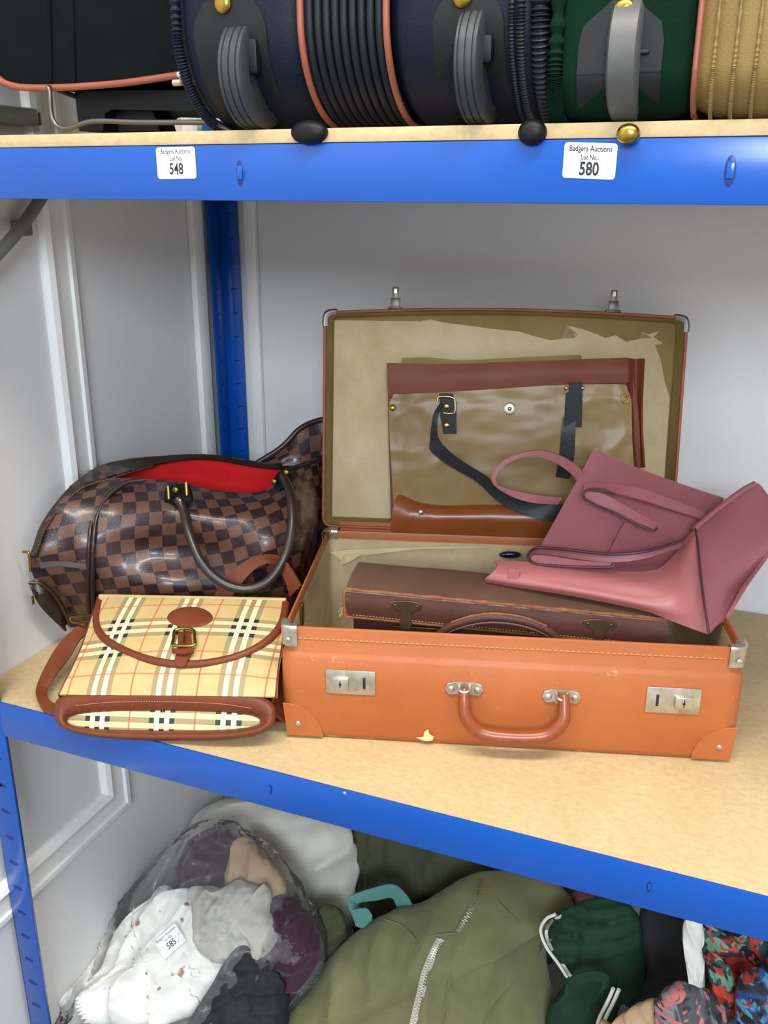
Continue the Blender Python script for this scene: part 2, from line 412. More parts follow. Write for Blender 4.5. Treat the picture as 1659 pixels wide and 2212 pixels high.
def floral(cols):
    def f_(nt, c):
        x = lin(cols[0])
        for i, cc in enumerate(cols[1:]):
            f = mapr(noise_n(nt, 13+5*i, 2, .5, None, 3.0), .52+.015*i, .55+.015*i); x = mixc(nt, f, x, lin(cc))
        return x
    return f_
M['floral'] = mat('red_green_floral', '1c0f12', .7, colf=floral(['14161a', '8c2417', '6f9a80', '1d4f52', 'b9392a']))
M['floral_b'] = mat('blue_floral', '0a1c30', .7, colf=floral(['12141c', '1a3f7a', '3f7d9c', '8c2418']))
M['floral_g'] = mat('grey_rose_floral', '77757a', .7, colf=floral(['47484d', '77767c', '26272c', 'c46c66']))
def clearfilm():
    m = bpy.data.materials.new('clear_polythene'); m.use_nodes = True; nt = m.node_tree; nt.nodes.clear()
    out = nt.nodes.new('ShaderNodeOutputMaterial'); mx = nt.nodes.new('ShaderNodeMixShader'); tr = nt.nodes.new('ShaderNodeBsdfTransparent')
    gl = nt.nodes.new('ShaderNodeBsdfGlossy'); gl.inputs['Roughness'].default_value = .09; gl.inputs['Color'].default_value = (1, 1, 1, 1)
    df = nt.nodes.new('ShaderNodeBsdfDiffuse'); df.inputs[0].default_value = (.9, .9, .9, 1)
    m2 = nt.nodes.new('ShaderNodeMixShader'); m2.inputs[0].default_value = .07
    nt.links.new(tr.outputs[0], m2.inputs[1]); nt.links.new(df.outputs[0], m2.inputs[2])
    fr = nt.nodes.new('ShaderNodeFresnel'); fr.inputs[0].default_value = 1.24
    bn = nt.nodes.new('ShaderNodeBump'); bn.inputs['Strength'].default_value = .45; bn.inputs['Distance'].default_value = .006
    nt.links.new(noise_n(nt, 38, 5, .6, None, 1.2).s, bn.inputs['Height'])
    nt.links.new(bn.outputs[0], gl.inputs['Normal'])
    nt.links.new(fr.outputs[0], mx.inputs[0]); nt.links.new(m2.outputs[0], mx.inputs[1]); nt.links.new(gl.outputs[0], mx.inputs[2]); nt.links.new(mx.outputs[0], out.inputs[0])
    return m
M['film'] = clearfilm()

# ------------------------------------------------------------------ setting
XW, YW, ZF = -.047, .632, -.64
tag(boxmm('wall_left', (XW-.08, -2.2, ZF), (XW, YW+.08, 2.0), M['wall'], bev=0), kind='structure')
tag(boxmm('wall_back', (XW, YW, ZF), (2.6, YW+.08, 2.0), M['wall'], bev=0), kind='structure')
tag(boxmm('floor', (XW-.08, -2.2, ZF-.05), (2.6, YW+.08, ZF), M['floor'], bev=0), kind='structure')
# moulded panel frame on the left wall: profile (offset outwards, projection)
prof = [(0, 0), (0, .004), (.004, .010), (.012, .013), (.020, .008), (.028, .006), (.046, .006), (.048, .010), (.057, .009), (.060, .004), (.060, 0)]
yi, zi = .211, -.289
V, Fc = [], []
for t, h in prof:
    V += [(XW+h, yi+t, 1.7), (XW+h, yi+t, zi-t), (XW+h, -2.0, zi-t)]
k = len(prof)
for i in range(k-1):
    for j in range(2): Fc.append((3*i+j, 3*i+j+1, 3*i+3+j+1, 3*i+3+j))
tag(mesh('trim_1', V, Fc, M['gloss_white'], sharp=25), kind='structure')
tag(boxmm('trim_2', (XW, .548, -.6), (XW+.012, .5785, 1.7), M['gloss_white'], bev=.003), kind='structure')
tag(boxmm('trim_3', (.012, YW-.012, -.6), (.034, YW, 1.7), M['gloss_white'], bev=.004), kind='structure')
# grey bar and bracket fixed across the panel
g = empty('wall_bar', (XW, .17, .56), 'grey tubular metal bar slanting across the white wall at the left edge', 'bar')
tube('bar', [(XW+.022, .02, .47), (XW+.022, .10, .515), (XW+.022, .160, .553), (XW+.022, .215, .60), (XW+.02, .245, .64)], .0075, M['greymetal'], g, seg=14)
box('bracket', (XW+.008, .178, .552), .016, .022, .018, M['greymetal'], g, bev=.003)
h = empty('closer_box', (XW, .16, .66), 'grey metal box fixed to the wall under the black case', 'bracket')
box('housing', (XW+.016, .12, .678), .030, .17, .020, M['greymetal'], h, bev=.004)
box('end_cap', (XW+.016, .2085, .677), .024, .008, .015, M['steel_dk'], h, bev=.002)

# ------------------------------------------------------------------ shelving unit
su = empty('shelving_unit', (0, 0, ZF), 'blue steel shelving unit with fibreboard shelves along the white wall', 'shelving')
XR = 1.32
def slot(parent, c, ax, n, up, L=.016, wd=.006):
    ax = np.array(ax, float); up = np.array(up, float); n = np.array(n, float)
    pts = [np.array(c)+ax*x+up*y for x, y in ((-L/2, -wd/2), (L/2-wd/2, -wd/2), (L/2, 0), (L/2-wd/2, wd/2), (-L/2, wd/2), (-L/2-wd/3, 0))]
    plate('slot', pts, n, .0004, M['blue_dark'], parent, bev=.0001)
def post(x0, y0, sx, sy, z1, faces, zr):
    t = .0022; a, b = (x0, y0), (x0+sx*.036, y0+sy*.036)
    p1 = box_g(((a[0]+b[0])/2, a[1]+sy*t/2, (ZF+z1)/2), .036, t, z1-ZF, bev=.0006)
    p2 = box_g((a[0]+sx*t/2, (a[1]+b[1])/2, (ZF+z1)/2), t, .036, z1-ZF, bev=.0006)
    V, Fc = join([p1, p2]); return mesh('post', V, Fc, M['blue'], su, sharp=35)
pf = post(-.036, 0.0, 1, 1, .70, None, None)
for i in range(13):
    z = -.085-.041*i; slot(pf, (-.018, 0, z), (.97, 0, -.2), (0, -1, 0), (.2, 0, .97), L=.014, wd=.0045)
for i in range(2): slot(pf, (-.019, 0, -.10-.041*i+.014), (1, 0, 0), (0, -1, 0), (0, 0, 1), L=.004, wd=.004)
pb = mesh('post', *join([box_g((-.018, .6255, .04), .036, .0022, 1.32, bev=.0006), box_g((-.0349, .6085, .04), .0022, .036, 1.32, bev=.0006)]), M['blue'], su, sharp=35)
for i in range(13):
    z = .08+.040*i
    slot(pb, (-.012, .6243, z), (.97, 0, .2), (0, -1, 0), (-.2, 0, .97), L=.011, wd=.0022)
    slot(pb, (-.0337, .607, z), (0, .97, .2), (1, 0, 0), (0, -.2, .97), L=.010, wd=.0022)
def beam(z0, z1, y0, y1, front=True):
    t = .0025; parts = [box_g(((XR)/2, y0+t/2, (z0+z1)/2), XR, t, z1-z0, bev=.0008)]
    for z in (z0+t/2, z1-t/2-.012*front): parts.append(box_g((XR/2, (y0+y1)/2+.0012, z), XR, abs(y1-y0)-.0024, t, bev=.0006))
    return mesh('beam', *join(parts), M['blue'], su, sharp=35)
bu = beam(.589, .635, -.002, .028, False); bl = beam(-.0475, .001, -.002, .028, True)
mesh('beam', *join([box_g((XR/2, .608, .612), XR, .022, .046, bev=.001)]), M['blue'], su, sharp=35)
mesh('beam', *join([box_g((XR/2, .608, -.035), XR, .022, .046, bev=.001)]), M['blue'], su, sharp=35)
def keyhole(par, x, z, s=1.0):
    V, Fc, _ = pillow_g(disc_pts((x, -.0019, z), (0, -1, 0), .0042*s, 20, ry=.0115*s), .0006, .0002, n=(0, -1, 0), rings=3); mesh('keyhole', V, Fc, M['blue_dark'], par)
    box('tab', (x+.0004, -.0034, z+.0005), .0055*s, .0022, .0115*s, M['blue'], par, bev=.0008)
for px, py in ((519, 374), (1577, 370)): p = P(px, py, -.002); keyhole(bu, p[0], p[2])
for px, py in ((583, 1705), (1402, 1915)): p = P(px, py, -.002); keyhole(bl, p[0], p[2], .6)
p = P(744, 1714, -.002); dome('rivet', (p[0], -.0019, p[2]), (0, -1, 0), .0022, .001, M['chrome'], bl)
boxmm('shelf_board', (XW+.001, .0012, -.010), (XR, .627, 0.0), M['mdf'], su, bev=.0006)
boxmm('shelf_board', (XW+.001, -.001, .6355), (XR, .627, .6466), M['mdf'], su, bev=.0008)

# stickers
def sticker(pts, lines, lab):
    q = [P(x, y, -.0022) for x, y in pts]                     # tl tr br bl
    R = q[1]-q[0]; U = q[0]-q[3]; wv = np.linalg.norm(R); hv = np.linalg.norm(U); R /= wv; U /= hv
    c = sum(q)/4; out = []
    for sx, sy, a0 in ((1, 1, 0), (-1, 1, 90), (-1, -1, 180), (1, -1, 270)):
        for k in range(5):
            a = math.radians(a0+22.5*k); rr = .0025
            out.append(c+R*(sx*(wv/2-rr)+rr*math.cos(a))+U*(sy*(hv/2-rr)+rr*math.sin(a)))
    o = plate('lot_sticker', out, (0, -1, 0), .0004, M['sticker'], bev=.0001)
    tag(o, lab, 'sticker')
    for s, dy, sz, b, sx in lines:
        text('lettering', s, c+U*hv*dy+np.array([0, -.0005, 0]), R, U, hv*sz, M['ink'], o, bold=b, sx=sx)
sticker([(337, 319), (421, 317), (424, 385), (342, 387)], [('Badgers Auctions', .36, .22, .012, .76), ('Lot No', .14, .21, .012, .76), ('548', -.2, .50, .02, .74)], 'white lot sticker reading 548, below the wire stand of the black suitcase')
sticker([(1221, 307), (1336, 310), (1326, 388), (1215, 384)], [('Badgers Auctions', .33, .22, .022, .82), ('Lot No.:', .09, .20, .02, .8), ('580', -.24, .52, .03, .76)], 'white lot sticker reading 580, below the pale wheel of the green suitcase')

# ------------------------------------------------------------------ luggage on the top shelf
ZB = .6475
def caseprof(yf, rad, zb, ztop=.98, ydeep=.42, n=10):
    """profile points (y,z) from the top of the front face, round the bottom, to the back"""
    pr = [(yf, ztop), (yf, .90), (yf, .82), (yf, zb+rad+.03)]
    for i in range(n+1):
        a = PI/2*i/n; pr.append((yf+rad-rad*math.cos(a), zb+rad-rad*math.sin(a)))
    pr += [(yf+rad+.06, zb), (ydeep, zb)]
    return pr
def offp(pr, d):
    q = np.array(pr); t = np.gradient(q, axis=0); t /= np.linalg.norm(t, axis=1)[:, None]; n = np.stack([t[:, 1], -t[:, 0]], 1); return q+n*d
def shellbody(name, x0, x1, pr, m, par, label=None, puff=.004, ends=.012, nx=12):
    V, Fc = [], []; k = len(pr); xs = np.linspace(0, 1, nx)
    for u in xs:
        e = min(u, 1-u)*(x1-x0); d = -ends*max(0, 1-e/ends)**2*.6+puff*math.sin(PI*u)
        for y, z in offp(pr, d): V.append((x0+(x1-x0)*u, y, z))
    for i in range(nx-1):
        for j in range(k-1): Fc.append((i*k+j, i*k+j+1, (i+1)*k+j+1, (i+1)*k+j))
    n0 = len(V)
    for i in range(nx):
        V.append((x0+(x1-x0)*xs[i], pr[-1][0], pr[0][1]))
    for i in range(nx-1):
        Fc.append((i*k+k-1, n0+i, n0+i+1, (i+1)*k+k-1)); Fc.append((n0+i, i*k, (i+1)*k, n0+i+1))
    Fc.append(tuple(range(k))[::-1]+(n0,)); Fc.append(tuple((nx-1)*k+j for j in range(k))+(n0+nx-1,))
    return mesh(name, V, Fc, m, par, sharp=60, label=label)
def rimtube(name, x, pr, d, r, m, par, coil=0, label=None):
    q = offp(pr, d)[:-1]; pts = [(x, y, z) for y, z in q]
    if coil: return tube(name, pts, lambda t: r*(1+.22*math.sin(t*2*PI*coil)), m, par, n=coil*5, seg=8, label=label)
    return tube(name, pts, r, m, par, n=60, label=label)
def archplate(name, x0, x1, ztop, zbot, pr, m, par, th=.004):
    """rubber wheel housing: arch-topped plate wrapped on the case profile"""
    q = cr(offp(pr, .0), 200); zz = q[:, 1]; V = []; rows = []
    sel = [p for p in q if p[1] <= ztop and (p[1] >= zbot)]
    xc, hw = (x0+x1)/2, (x1-x0)/2; g = []
    top = sel[0][1]; lo_ = sel[-1][1]
    for y, z in sel[::3]:
        u = min(1, max(0, (top-z)/(hw*.95))); wv = hw*math.sqrt(max(.02, 1-(1-u)**2)); g.append([(xc+wv*s, y-th, z) for s in (-1, -.9, -.5, 0, .5, .9, 1)])
    return sheet(name, g, m, par, nu=15, nv=40, t=th*1.6)
def wheel(par, x, y, z, r, wd, m, grooves=3, lab=None):
    """tread profile revolved about the x axis"""
    pr = [(-wd/2, r*.25), (-wd/2+.0005, r*.72), (-wd/2+.001, r*.92), (-wd/2+.003, r)]
    for i in range(grooves):
        xg = -wd/2+wd*(i+1)/(grooves+1); pr += [(xg-.0009, r), (xg-.0004, r-.0012), (xg+.0004, r-.0012), (xg+.0009, r)]
    pr += [(wd/2-.003, r), (wd/2-.001, r*.92), (wd/2-.0005, r*.72), (wd/2-.002, r*.68), (wd/2-.002, r*.25)]
    V, Fc = [], []; k = len(pr); n = 40
    for i in range(n):
        a = 2*PI*i/n
        for px_, rr in pr: V.append((x+px_, y+rr*math.cos(a), z+rr*math.sin(a)))
    for i in range(n):
        for j in range(k-1): Fc.append((i*k+j, i*k+j+1, ((i+1) % n)*k+j+1, ((i+1) % n)*k+j))
    Fc.append(tuple(i*k for i in range(n))); Fc.append(tuple(i*k+k-1 for i in range(n))[::-1])
    w_ = mesh('wheel', V, Fc, m, par, sharp=40, label=lab)
    tube('axle', [(x-wd*.8, y, z), (x+wd*.8, y, z)], r*.16, M['steel_dk'], w_, n=2)
    return w_
def xat(px, yv=-.01, py=100): return P(px, py, yv)[0]
# navy case
nc = empty('wheeled_suitcase', (.48, .1, ZB), 'navy suitcase with brown piping, ribbed middle and two wheels on the top shelf', 'suitcase')
pn = caseprof(-.012, .075, ZB+.004)
xa, xb, xc_, xd, xe = xat(388), xat(655), xat(838), xat(1098), xat(1172)
shellbody('body', xa, xb, pn, M['navy'], nc)
shellbody('ribbed_panel', xb, xc_, offp(pn, -.003), M['navy_rib'], nc, puff=0, ends=.002)
shellbody('body', xc_, xe, pn, M['navy'], nc)
nr = 9
for i in range(nr): rimtube('rib', xb+(xc_-xb)*(i+.9)/(nr+.8), pn, -.0012, .0034, M['navy_rib'], nc)
rimtube('piping', xb, pn, .002, .0028, M['piping'], nc); rimtube('piping', xc_, pn, .002, .0028, M['piping'], nc)
rimtube('edge_trim', xa, pn, .001, .0042, M['navy'], nc, coil=70)
rimtube('edge_trim', xe-.002, pn, .003, .0065, M['navy_rib'], nc, coil=46)
rimtube('zip_tape', xd+.012, pn, .000, .009, M['navy'], nc)
zt = rimtube('zip', xd+.011, pn, .0075, .0034, M['navy_rib'], nc, coil=80)
rimtube('zip', xd+.0035, pn, .0045, .0026, M['navy_rib'], nc, coil=80)
def wheelset(par, pxc, pl, pr_, ptop, pbot, pwl, pwr, pyb, pyt, mw, prf, rivet, gro=3, hm='rubber'):
    x0, x1 = xat(pl), xat(pr_); zt_ = P(pxc, ptop, -.012)[2]; zb_ = ZB+.006
    hs = archplate('wheel_housing', x0, x1, zt_, zb_, prf, M[hm], par)
    xw0, xw1 = xat(pwl, -.03, 200), xat(pwr, -.03, 200)
    r = .043; zc = ZB+.0005+r; xm, wd = (xw0+xw1)/2, (xw1-xw0)*.95
    zt2 = P(pxc, pyt-9, -.018)[2]
    box('wheel_well', (xm+wd*.08, -.0135, (zt2+.688)/2), wd*1.35, .009, zt2-.688, M['blackplastic'], par, bev=.003)
    wheel(par, xm, .012, zc, r, wd, M[mw], gro)
    c = P(*rivet, -.0175); dome('rivet', c, (0, -1, 0), .0078, .003, M['brass'], par)
wheelset(nc, 500, 428, 583, -25, 260, 466, 528, 278, 93, 'wheel', pn, (480, 7))
wheelset(nc, 1005, 938, 1090, -30, 260, 970, 1035, 278, 84, 'wheel', pn, (998, -8))
for px_ in (668, 1150):
    c = P(px_, 286, -.004); V, Fc, _ = pillow_g(disc_pts(c, (0, -1, 0), .0165 if px_ < 900 else .011, 20, ry=.0095), .008, .012, n=(0, -1, 0)); mesh('rubber_foot', V, Fc, M['blackplastic'], nc)
# green case
gc = empty('wheeled_suitcase', (.70, .1, ZB), 'green suitcase with gold ribbed middle and one pale wheel on the top shelf', 'suitcase')
pg = caseprof(-.012, .03, ZB+.004)
xf, xg = xat(1192), xat(1508)
shellbody('body', xf+.001, xg, pg, M['green_fab'], gc)
xh = XR-.35
shellbody('ribbed_panel', xg, xh, offp(pg, .001), M['gold_fab'], gc, puff=0.006, ends=.008, nx=16)
for i in range(15): rimtube('rib', xg+.012+.0136*i, pg, .0055, .0013, M['gold_fab'], gc, coil=80)
rimtube('piping', xg, pg, .0015, .0022, M['piping'], gc)
rimtube('edge_trim', xf+.004, pg, .001, .005, M['green_fab'], gc, coil=76)
wheelset(gc, 1340, 1253, 1435, -12, 250, 1297, 1375, 285, 115, 'wheel_g', pg, (1347, 22), 0)
c = P(1357, 289, -.012); V, Fc, _ = pillow_g(disc_pts(c, (0, -1, 0), .0085, 14, ry=.007), .006, .012, n=(0, -1, 0)); mesh('brass_foot', V, Fc, M['brass'], gc)
# black case at the left with wire stand
bc = empty('soft_suitcase', (.2, .1, ZB), 'black fabric suitcase with brown piping lying above a chromed wire stand', 'suitcase')
yb = .05
out = [P(x, y, yb) for x, y in ((-160, 40), (-30, 140), (20, 178), (110, 185), (250, 176), (400, 158), (470, 150))]+[P(470, -250, yb), P(-160, -250, yb)]
O = []
seg_ = cr(out[:7], 30); O = list(seg_)+[out[7], out[8]]
V, Fc = plate_g([p+np.array([0, .30, 0]) for p in O], (0, -1, 0), .30, .004); mesh('body', V, Fc, M['black_fab'], bc, sharp=40)
for px_ in (105, 155): tube('seam', [P(px_, -200, yb-.001), P(px_+2, 0, yb-.001), P(px_+6, 176, yb-.001)], .0016, M['black_fab'], bc, n=14)
tube('piping', [P(x, y+5, yb-.003) for x, y in ((-160, 40), (-30, 144), (20, 178), (100, 185), (250, 176), (388, 157))], .0032, M['piping'], bc, n=50)
tube('piping', [P(x, y, yb-.02) for x, y in ((392, 178), (430, 178), (470, 176))], .003, M['piping'], bc, n=8)
tube('piping_end', [P(386, 162, yb-.004), P(404, 161, yb-.004)], .0034, M['chrome'], bc, n=3)
tube('piping_end', [P(375, 179, yb-.02), P(392, 178, yb-.02)], .003, M['chrome'], bc, n=3)
tube('wire_stand', [P(x, y, d) for x, y, d in ((180, 215, .09), (110, 190, .045), (108, 200, .04), (112, 250, .04), (125, 273, .04), (150, 277, .04), (200, 262, .04), (300, 264, .04), (450, 265, .04), (475, 272, .04), (500, 284, .04))], .0024, M['steel_dk'], bc, n=90)
def ol(pts, d): return [P(x, y, d) for x, y in pts]
plate('undercarriage', [p+np.array([0, .12, 0]) for p in ol([(158, 195), (470, 192), (470, 240), (330, 238), (240, 236), (225, 245), (220, 283), (168, 283)], .075)], (0, -1, 0), .12, M['blackplastic'], bc, bev=.002)
plate('rubber_foot', [p+np.array([0, .03, 0]) for p in ol([(245, 236), (330, 238), (345, 284), (255, 284)], .09)], (0, -1, 0), .03, M['blackplastic'], bc, bev=.001)

# ------------------------------------------------------------------ orange suitcase
A0 = math.radians(16.3); SO = np.array([.360, .066, 0.0]); W_, D_, H_ = .504, .316, .140
eu = np.array([math.cos(A0), math.sin(A0), 0]); ev = np.array([-math.sin(A0), math.cos(A0), 0]); ez = np.array([0, 0, 1.])
def L(u, v, w): return SO+eu*u+ev*v+ez*w
sc_ = empty('leather_suitcase', L(W_/2, D_/2, 0), 'open orange leather suitcase with nickel locks standing on the middle shelf', 'suitcase')
def rrect(ins, r=.016, n=6):
    x0, x1, y0, y1 = ins, W_-ins, ins, D_-ins; r = max(.002, r-ins); o = []
    for cx_, cy_, a0 in ((x1-r, y0+r, -90), (x1-r, y1-r, 0), (x0+r, y1-r, 90), (x0+r, y0+r, 180)):
        for k in range(n+1):
            a = math.radians(a0+90*k/n); o.append((cx_+r*math.cos(a), cy_+r*math.sin(a)))
    return o
def loft(levels, close_bottom=None, flip=False):
    V, Fc = [], []
    for ins, w_ in levels: V += [L(u, v, w_) for u, v in rrect(ins)]
    k = len(rrect(0))
    for j in range(len(levels)-1):
        for i in range(k): Fc.append((j*k+i, j*k+(i+1) % k, (j+1)*k+(i+1) % k, (j+1)*k+i))
    if close_bottom is not None: Fc.append(tuple(close_bottom*k+i for i in range(k))[::-1] if close_bottom == 0 else tuple(close_bottom*k+i for i in range(k)))
    return V, Fc
V, Fc = loft([(.004, 0), (.001, .003), (-.002, .010), (-.003, .06), (-.002, .103), (.0005, .107), (.0025, .110), (.0025, .137), (.0035, .1395), (.0055, .1395), (.0065, .137), (.0065, .12)], 0)
V2, F2 = loft([(.0065, .137), (.0068, .118)])
tray = mesh('tray', V, Fc, M['orange'], sc_, sharp=50)
V, Fc = loft([(.0067, .128), (.0075, .12), (.008, .006), (.010, .004)], 3); mesh('lining', V, Fc, M['lining'], sc_, sharp=50)
fn = -ev
# peeling patches of finish on the tray
for px_, py_, s in ((900, 1604, 1.0),):
    c = L(.165, -.0032, .012)
    pts = [c+eu*a*s+ez*b*s for a, b in ((-.012, -.002), (-.004, .0), (-.003, .006), (.0015, .0105), (.003, .004), (.008, .001), (.007, -.004), (.001, -.006), (-.005, -.005))]
    plate('peeled_patch', pts, fn, .0003, M['paper'], tray, bev=.0001)
# stitching rows
st = [dashes_g([L(.02, -.0028+.0048, .1265), L(W_-.022, -.0028+.0048, .1265)], 74, .0046, .0011, fn), dashes_g([L(.02, D_-.0072, .1285), L(W_-.02, D_-.0072, .1285)], 74, .0046, .0011, -ev),
      dashes_g([L(W_-.0072, .02, .1285), L(W_-.0072, D_-.02, .1285)], 46, .0046, .0011, -eu)]
mesh('stitching', *join(st), M['stitch'], sc_, kind='stuff')
# metal corner caps on the rim, leather corner patches below
for cu, cv in ((0, 0), (1, 0), (0, 1), (1, 1)):
    su_, sv_ = (1 if cu == 0 else -1), (1 if cv == 0 else -1); s = .0165; e = -.0012
    c0 = (cu*W_, cv*D_); g = []
    pth = [(c0[0]+su_*(s+.002), c0[1]+sv_*e), (c0[0]+su_*.010, c0[1]+sv_*e), (c0[0]+su_*.0035, c0[1]+sv_*.0012), (c0[0]+su_*.0012, c0[1]+sv_*.0035), (c0[0]+su_*e, c0[1]+sv_*.010), (c0[0]+su_*e, c0[1]+sv_*(s+.002))]
    inr = [(c0[0]+su_*(s+.002), c0[1]+sv_*.009), (c0[0]+su_*.014, c0[1]+sv_*.009), (c0[0]+su_*.010, c0[1]+sv_*.009), (c0[0]+su_*.009, c0[1]+sv_*.010), (c0[0]+su_*.009, c0[1]+sv_*.014), (c0[0]+su_*.009, c0[1]+sv_*(s+.002))]
    g = [[L(u, v, .1175) for u, v in pth], [L(u, v, .130) for u, v in pth], [L(u, v, .1412) for u, v in pth], [L((u+a)/2, (v+b)/2, .1420) for (u, v), (a, b) in zip(pth, inr)], [L(a, b, .1405) for a, b in inr], [L(a, b, .128) for a, b in inr]]
    cp = sheet('corner_cap', g, M['chrome'], sc_, nu=16, nv=16, t=.0006)
    if cv == 0: dome('rivet', L(c0[0]+su_*.0085, -.0022, .1255), fn, .0035, .0016, M['chrome'], cp)
    if cv == 0:
        pts = [L(c0[0]+su_*(.0), -.003, .008), L(c0[0]+su_*.042, -.003, .005)]
        arc = [L(c0[0]+su_*.046*math.cos(a), -.0022, .004+.042*math.sin(a)) for a in np.linspace(0, PI/2, 9)]
        pa = [L(c0[0]+su_*.004, -.0022, .004)]+arc
        cpp = plate('corner_patch', pa, fn, .0016, M['orange'], sc_, bev=.0005)
        dome('rivet', L(c0[0]+su_*.017, -.0040, .020), fn, .0035, .0014, M['chrome'], cpp)
def fp(x, y, off=0.0): return FR(x, y, off)
FR = Plane(L(0, -.003, 0), fn)
# locks
for (x0, y0, x1, y1, kx, bx) in ((704, 1443, 811, 1503, 787, 736), (1395, 1481, 1513, 1545, 1419, 1476)):
    q = [fp(x0, y0), fp(x1, y0+8 if x0 < 1000 else y0+6), fp(x1, y1), fp(x0, y1-8)]
    up_ = ez; c = sum(q)/4; wv = np.linalg.norm(q[1]-q[0]); hv = np.linalg.norm(q[3]-q[0])
    lk = mesh('lock_plate', *box_g(c+fn*.0008, wv, .0016, hv*.98, ax=eu, ay=ev, az=ez, bev=.0006), M['chrome'], sc_, sharp=30)
    kc = fp(kx, (y0+y1)/2+2); kc = c+eu*((kc-c)@eu)
    box('key_slot', kc+fn*.0018, .003, .0008, .014, M['ink'], lk, ax=eu, ay=ev, az=ez, bev=.0002)
    bb = fp(bx, (y0+y1)/2); bb = c+eu*((bb-c)@eu)-ez*.001
    bt = box('button', bb+fn*.0032, .019, .0045, .015, M['chrome'], lk, ax=eu, ay=ev, az=ez, bev=.0012)
    dome('keyhole', bb+fn*.0054, fn, .0018, .0002, M['ink'], lk); box('key_slot', bb+fn*.0056, .0010, .0005, .009, M['ink'], lk, ax=eu, ay=ev, az=ez)
# carrying handle
hp = [fp(x, y, o) for x, y, o in ((1003, 1487, .008), (1003, 1515, .014), (1008, 1550, .019), (1040, 1582, .021), (1110, 1592, .022), (1180, 1588, .021), (1214, 1560, .019), (1219, 1530, .014), (1218, 1500, .008))]
tube('handle', hp, lambda t: .0062+.0024*math.sin(PI*t)**1.5, M['orange_dk'], sc_, n=60, seg=14)
for cx_, cy_ in ((1003, 1487), (1213, 1504)):
    c = fp(cx_, cy_); pts = [c+eu*a+ez*b for a, b in ((-.021, -.001), (-.019, .006), (-.012, .009), (-.005, .0085), (.005, .0085), (.012, .009), (.019, .006), (.021, -.001), (.017, -.007), (.008, -.006), (.005, -.009), (-.005, -.009), (-.008, -.006), (-.017, -.007))]
    hm = plate('handle_mount', pts, fn, .003, M['chrome'], sc_, bev=.0008)
    for s in (-1, 1): dome('rivet', c+eu*.0145*s+fn*.0028, fn, .0042, .002, M['chrome'], hm)
    tube('loop', [c+fn*.002+ez*.004-eu*.006, c+fn*.012+ez*.004-eu*.005, c+fn*.014+ez*.003, c+fn*.012+ez*.004+eu*.005, c+fn*.002+ez*.004+eu*.006], .002, M['chrome'], hm, n=20)
# lid
TL = math.radians(10); LW = .492; LH = .303; LD = .05
lo = L(-.006, D_+.002, H_+.001); lup = ev*math.sin(TL)+ez*math.cos(TL); ln = -(ev*math.cos(TL)-ez*math.sin(TL))
def LL(u, h_, d): return lo+eu*u+lup*h_-ln*d       # d: depth behind the mouth of the lid
LPL = Plane(lo, ln)
def bow(u): return .008*math.sin(PI*u/LW)
def lrect(ins, r=.014, n=5, nb=10):
    o = []
    x0, x1, y0, y1 = ins, LW-ins, ins, LH-ins; r = max(.003, r-ins)
    for cx_, cy_, a0 in ((x1-r, y0+r, -90), (x1-r, y1-r, 0), (x0+r, y1-r, 90), (x0+r, y0+r, 180)):
        for k in range(n+1):
            a = math.radians(a0+90*k/n); o.append((cx_+r*math.cos(a), cy_+r*math.sin(a)))
        if a0 == 0: o += [(x1-r+(x0+r-x1+r)*k/nb, y1) for k in range(1, nb)]
    return o
def lloft(levels, cap=None):
    V, Fc = [], []
    for ins, d in levels: V += [LL(u, h_+(bow(u) if h_ > LH*.5 else 0), d) for u, h_ in lrect(ins)]
    k = len(lrect(0))
    for j in range(len(levels)-1):
        for i in range(k): Fc.append((j*k+i, j*k+(i+1) % k, (j+1)*k+(i+1) % k, (j+1)*k+i))
    if cap is not None: Fc.append(tuple(cap*k+i for i in range(k)))
    return V, Fc
V, Fc = lloft([(.0045, .012), (.004, .001), (.003, 0), (.001, 0), (0, .001), (0, .008), (0, .04), (.003, LD-.001), (.008, LD)], 8)
lid = mesh('lid', V, Fc, M['rimlea'], sc_, sharp=50)
V, Fc = lloft([(.0045, .004), (.0055, .006), (.006, LD-.008), (.008, LD-.005)], 3); lli = mesh('lid_lining', V, Fc, M['lining_dk'], lid, sharp=50)
# lining paper with the torn ragged edge, lying on the backing
DP = LD-.0055; PB = Plane(LL(0, 0, DP), ln)
tear = [(1471, 940), (1462, 860), (1435, 822), (1428, 780), (1415, 745), (1432, 742), (1412, 728), (1425, 715), (1400, 722), (1385, 716), (1408, 730), (1380, 732), (1352, 738), (1330, 724), (1308, 730), (1290, 722), (1262, 712), (1238, 706), (1222, 702), (1248, 722), (1240, 730), (1212, 732), (1190, 735), (1160, 728), (1120, 716), (1060, 710), (1010, 703), (960, 697), (930, 690)]
body_ = [PB(x, y) for x, y in tear]
inp = lambda p: ((p-lo)@eu, (p-lo)@lup)
pts2 = [(.009, .009)]+[(LW-.009, .009)]+[inp(p) for p in body_]+[(.13, LH-.010), (.009, LH-.010)]
pts2 = [(min(max(u, .009), LW-.009), min(max(h_, .009), LH-.008+bow(u))) for u, h_ in pts2]
bm = bmesh.new(); vs = [bm.verts.new(Vector(LL(u, h_, DP+.0002)-org(sc_))) for u, h_ in pts2]; bm.faces.new(vs); bmesh.ops.triangulate(bm, faces=bm.faces[:])
ex = bmesh.ops.extrude_face_region(bm, geom=bm.faces[:]); bmesh.ops.translate(bm, vec=Vector(ln*.0009), verts=[v for v in ex['geom'] if isinstance(v, bmesh.types.BMVert)])
bmesh.ops.recalc_face_normals(bm, faces=bm.faces[:])
